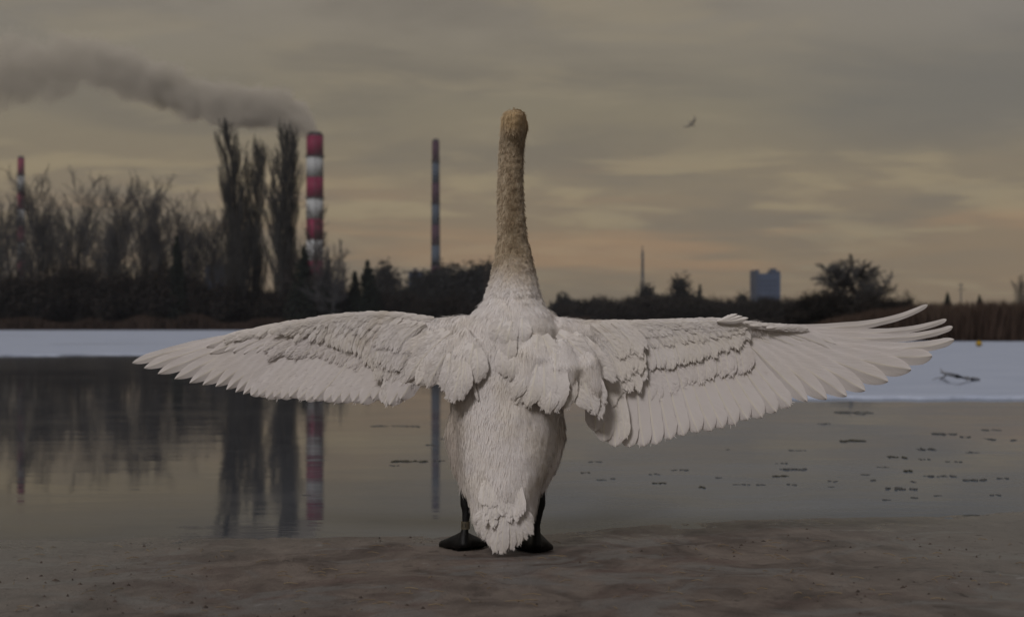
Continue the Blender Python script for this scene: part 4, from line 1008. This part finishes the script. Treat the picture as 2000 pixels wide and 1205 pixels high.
# median and lesser coverts: the loose curved fingers of the arm
def lerp_pts(k, pts): return (interp(k, [(q/(len(pts)-1), p[0]) for q, p in enumerate(pts)]), interp(k, [(q/(len(pts)-1), p[1]) for q, p in enumerate(pts)]))
def fingers(edge, border, sgn, hw, rows, seed):
    """coverts of the arm in shingled rows: long curved ones over the flight feathers, ever shorter towards the leading edge"""
    for (s_, n_, L0, wk) in rows:
        for i in range(n_):
            k = (i+.5)/n_ + frs.normal(0, .18)/n_; k = min(max(k, 0), 1)
            e = np.array(lerp_pts(k, edge)); b_ = np.array(lerp_pts(k, border))
            tip = b_*(1-s_) + (e + np.array([sgn*4, 9]))*s_ + np.array([frs.normal(0, 1.6), frs.normal(0, 3.2*(1-s_))])
            L = L0*frs.uniform(.9, 1.1); an = math.radians(frs.normal(64 - 42*s_, 4))
            root = tip - np.array([sgn*math.cos(an)*L, math.sin(an)*L])
            if root[1] < e[1]+4:
                dy_ = max(tip[1]-e[1]-4, 3); root = np.array([tip[0]-sgn*math.sqrt(max(L*L-dy_*dy_, (L*.35)**2)), tip[1]-dy_])
            lay = .005 - .0125*s_ + frs.normal(0, .0008)
            F2('median_covert' if s_ < .45 else 'lesser_covert', root[0], root[1], tip[0], tip[1], hw*wk*frs.uniform(.85, 1.15), lay+.001, lay-.002,
               bend=-sgn*frs.uniform(.13, .20)*(1-.6*s_), prof='round' if s_ < .45 else 'fluffy', tilt=sgn*frs.uniform(.18, .34)*(1-.6*s_), dome=frs.uniform(.24, .34)*(1-.6*s_), curl=.003, ragged=.02, nl=15, barbs=45)
ROWS = [(.0, 27, 86, 1.08), (.46, 25, 58, .95), (.70, 26, 46, .9), (.86, 26, 42, .88), (1.0, 24, 36, .8)]
fingers([(520, 643), (560, 626), (610, 618), (650, 612), (700, 608), (760, 608), (830, 618)], [(548, 655), (580, 663), (625, 672), (660, 680), (700, 694), (722, 722), (752, 722)], -1, 7.6, [(a_, b_, c_*.84, d_) for a_, b_, c_, d_ in ROWS], 1)
row('lesser_covert', 16, [(500, 647), (570, 630)], [(432, 666), (505, 655)], 6, .028, .022, -1, prof='round', dome=.35, ragged=.04)
fingers([(1450, 624), (1400, 622), (1340, 624), (1280, 625), (1220, 626), (1150, 626)], [(1468, 662), (1432, 681), (1392, 694), (1352, 708), (1312, 718), (1262, 726)], 1, 9.2, ROWS, 2)
row('lesser_covert', 12, [(1430, 630), (1450, 634), (1500, 640)], [(1468, 642), (1500, 644), (1580, 644)], 7.5, -.004, .022, 1, prof='round', dome=.3, ragged=.04)
for tx, ty in ((1440, 613), (1450, 617), (1462, 621)):     # ruffled tuft on the leading edge
    F2('lesser_covert', 1400, 628, tx, ty, 6, -.02, -.03, prof='primary', bend=.08, tilt=.2, dome=.4)
# innermost ragged tufts where wing meets body
def tuft(cx, cy, n_, spread, dx, dy, L, hw, lay, prof='fluffy', name='tertial_feather'):
    for i in range(n_):
        a = math.atan2(dy, dx) + frs.normal(0, .13); l = L*frs.uniform(.85, 1.2)
        rx, ry = cx+frs.normal(0, spread), cy+frs.normal(0, spread*.8)
        F2(name, rx, ry, rx+math.cos(a)*l, ry+math.sin(a)*l, hw*frs.uniform(.75, 1.25), lay+frs.normal(0, .003), lay-.006+frs.normal(0, .003),
           bend=frs.normal(0, .12), prof=prof, tilt=frs.normal(0, .12), dome=frs.uniform(.14, .22), curl=.014, ragged=.03, barbs=150, nl=18)
for sg, A, Bt, Cc in ((-1, [(860, 655), (795, 645)], [(805, 750), (732, 738)], 12), (1, [(1125, 655), (1205, 645)], [(1192, 792), (1262, 742)], 12)):
    row('tertial_feather', 13, A, Bt, 12, -.006, -.012, sg, prof='fluffy', dome=.16, ragged=.03, bend=.10, barbs=80, nl=18)
row('tertial_feather', 11, [(845, 640), (778, 634)], [(782, 728), (722, 706)], 10.5, -.014, -.022, -1, prof='fluffy', dome=.17, ragged=.03, bend=.12, barbs=80, nl=18)
row('tertial_feather', 11, [(1150, 640), (1216, 636)], [(1214, 748), (1262, 712)], 11.5, -.014, -.022, 1, prof='fluffy', dome=.17, ragged=.03, bend=.12, barbs=80, nl=18)
row('tertial_feather', 9, [(835, 632), (775, 626)], [(775, 690), (728, 676)], 10, -.022, -.028, -1, prof='fluffy', dome=.16, ragged=.03, bend=.12, barbs=80)
row('tertial_feather', 9, [(1150, 632), (1220, 630)], [(1212, 702), (1266, 684)], 11, -.022, -.028, 1, prof='fluffy', dome=.16, ragged=.03, bend=.12, barbs=80)
row('tertial_feather', 5, [(822, 705), (778, 700)], [(788, 776), (752, 789)], 15, -.004, -.008, -1, prof='fluffy', dome=.16, ragged=.03, bend=.05, barbs=60, nl=18)
row('tertial_feather', 6, [(1140, 735), (1205, 730)], [(1168, 838), (1226, 868)], 15, -.004, -.008, 1, prof='fluffy', dome=.16, ragged=.03, bend=.05, barbs=60, nl=18)
# scapulars: broad soft feathers hanging from the shoulders
def scap(specs, prof='fluffy'):
    for rx, ry, tx, ty, hw, dy in specs:
        feather('scapular_feather', (rx, ry, dy+.012), (tx, ty, dy), hw, bend=frs.normal(0, .07), prof=prof, tilt=frs.normal(0, .12), dome=.17, curl=.020, ragged=.025, nl=20, barbs=150)
scap([(905, 655, 812, 752, 24, -.085), (890, 668, 835, 757, 22, -.092), (880, 650, 795, 742, 17, -.075), (860, 660, 800, 708, 16, -.072), (870, 645, 805, 690, 16, -.068),
      (900, 690, 858, 752, 20, -.100), (925, 672, 908, 742, 26, -.112), (930, 680, 932, 746, 22, -.118), (935, 690, 945, 738, 14, -.115), (902, 690, 884, 785, 17, -.120), (896, 694, 873, 779, 14, -.116), (880, 690, 866, 762, 14, -.112),
      (908, 696, 900, 780, 15, -.122), (906, 700, 910, 768, 13, -.124), (925, 745, 934, 781, 3, -.10), (850, 690, 790, 745, 15, -.062), (845, 650, 785, 690, 14, -.06),
      (1045, 680, 1008, 790, 27, -.118), (1052, 690, 1030, 794, 24, -.126), (1062, 700, 1062, 800, 25, -.128), (1085, 690, 1084, 806, 30, -.126), (1078, 740, 1070, 806, 18, -.132),
      (1105, 700, 1106, 798, 24, -.112), (1040, 720, 1003, 778, 15, -.125), (1100, 660, 1140, 750, 24, -.095), (1115, 680, 1163, 812, 19, -.092), (1125, 672, 1180, 790, 17, -.085),
      (1090, 650, 1155, 710, 20, -.085), (1120, 650, 1178, 715, 16, -.07), (1135, 700, 1172, 818, 14, -.082), (1140, 660, 1200, 745, 15, -.062), (1110, 740, 1152, 800, 15, -.098),
      (1060, 655, 1085, 745, 24, -.105), (1065, 665, 1115, 760, 22, -.110), (1050, 655, 1040, 740, 22, -.112), (1020, 700, 1006, 772, 14, -.112)])
# back between the shoulders
scap([(1000, 628, 985, 680, 20, -.108), (985, 620, 965, 672, 20, -.095), (1020, 622, 1022, 672, 20, -.098), (1000, 650, 992, 712, 17, -.112), (980, 680, 988, 735, 14, -.118), (1003, 690, 996, 742, 13, -.12)])
# tail
TL = [(968, 985, 934, 1040, 12, -.142), (1008, 985, 1038, 1044, 12, -.142), (962, 990, 926, 1020, 11, -.140), (1015, 990, 1041, 1022, 11, -.140), (970, 985, 944, 1053, 12, -.146), (1003, 985, 1026, 1053, 12, -.146),
      (975, 990, 955, 1066, 12, -.150), (997, 990, 1014, 1064, 12, -.150), (980, 995, 966, 1079, 11, -.154), (993, 995, 999, 1073, 11, -.154), (985, 990, 981, 1080, 13, -.158)]
for rx, ry, tx, ty, hw, dy in TL:
    feather('tail_feather', (rx, ry, dy+.02), (tx, ty, dy+.03), hw, bend=frs.normal(0, .03), prof='round', tilt=frs.normal(0, .1), dome=.22, curl=.012, ragged=.02, nl=16)
for i in range(26):      # tail coverts
    x = frs.uniform(947, 1018); y = frs.uniform(960, 1005); k = (x-983)/50
    feather('tail_covert', (x, y-22, -.124-.010*(1-k*k)), (x+k*9, y+26, -.137-.010*(1-k*k)), 8*frs.uniform(.8, 1.2), bend=frs.normal(0, .06), prof='round', tilt=frs.normal(0, .12), dome=.14, curl=.004, ragged=.04, nl=10, barbs=50)

# body plumage: thousands of small contour feathers lying on the skin
npoly = len(bm_.polygons); cen = np.empty(npoly*3, dtype=np.float32); bm_.polygons.foreach_get('center', cen); cen = cen.reshape(-1, 3).astype(float)
nor = np.empty(npoly*3, dtype=np.float32); bm_.polygons.foreach_get('normal', nor); nor = nor.reshape(-1, 3).astype(float)
mi = np.empty(npoly, dtype=np.int32); bm_.polygons.foreach_get('material_index', mi)
ar = np.empty(npoly, dtype=np.float32); bm_.polygons.foreach_get('area', ar); ar = ar.astype(float)
def strands(name, sel, count, Lf, Wf, lift, seed):
    """fine hair-like barbs of down combed along the skin"""
    rs = np.random.default_rng(seed); ids = np.where(sel & (mi == 0))[0]; pr = ar[ids]/ar[ids].sum()
    pick = rs.choice(ids, count, p=pr); c = cen[pick] + rs.normal(0, .002, (count, 3)); nn = nor[pick]
    down = np.tile(np.array([[0, -.15, -1.]]), (count, 1)); down[:, 0] += rs.normal(0, .13, count) + np.sign(c[:, 0])*.15
    tg = down - nn*(down*nn).sum(1, keepdims=True); tg /= np.linalg.norm(tg, axis=1, keepdims=True)+1e-6
    sd = np.cross(tg, nn); L = (Lf*rs.uniform(.6, 1.4, count))[:, None]; W = (Wf*rs.uniform(.7, 1.3, count))[:, None]
    lf = (lift*rs.uniform(.0, 1.6, count))[:, None]
    V = np.stack([c-sd*W-nn*.0008, c+sd*W-nn*.0008, c+tg*L*.55+sd*W*.8+nn*lf*.8, c+tg*L+nn*lf], 1).reshape(-1, 3)
    Fc = np.arange(count)[:, None]*4+np.array([[0, 1, 2, 3]])
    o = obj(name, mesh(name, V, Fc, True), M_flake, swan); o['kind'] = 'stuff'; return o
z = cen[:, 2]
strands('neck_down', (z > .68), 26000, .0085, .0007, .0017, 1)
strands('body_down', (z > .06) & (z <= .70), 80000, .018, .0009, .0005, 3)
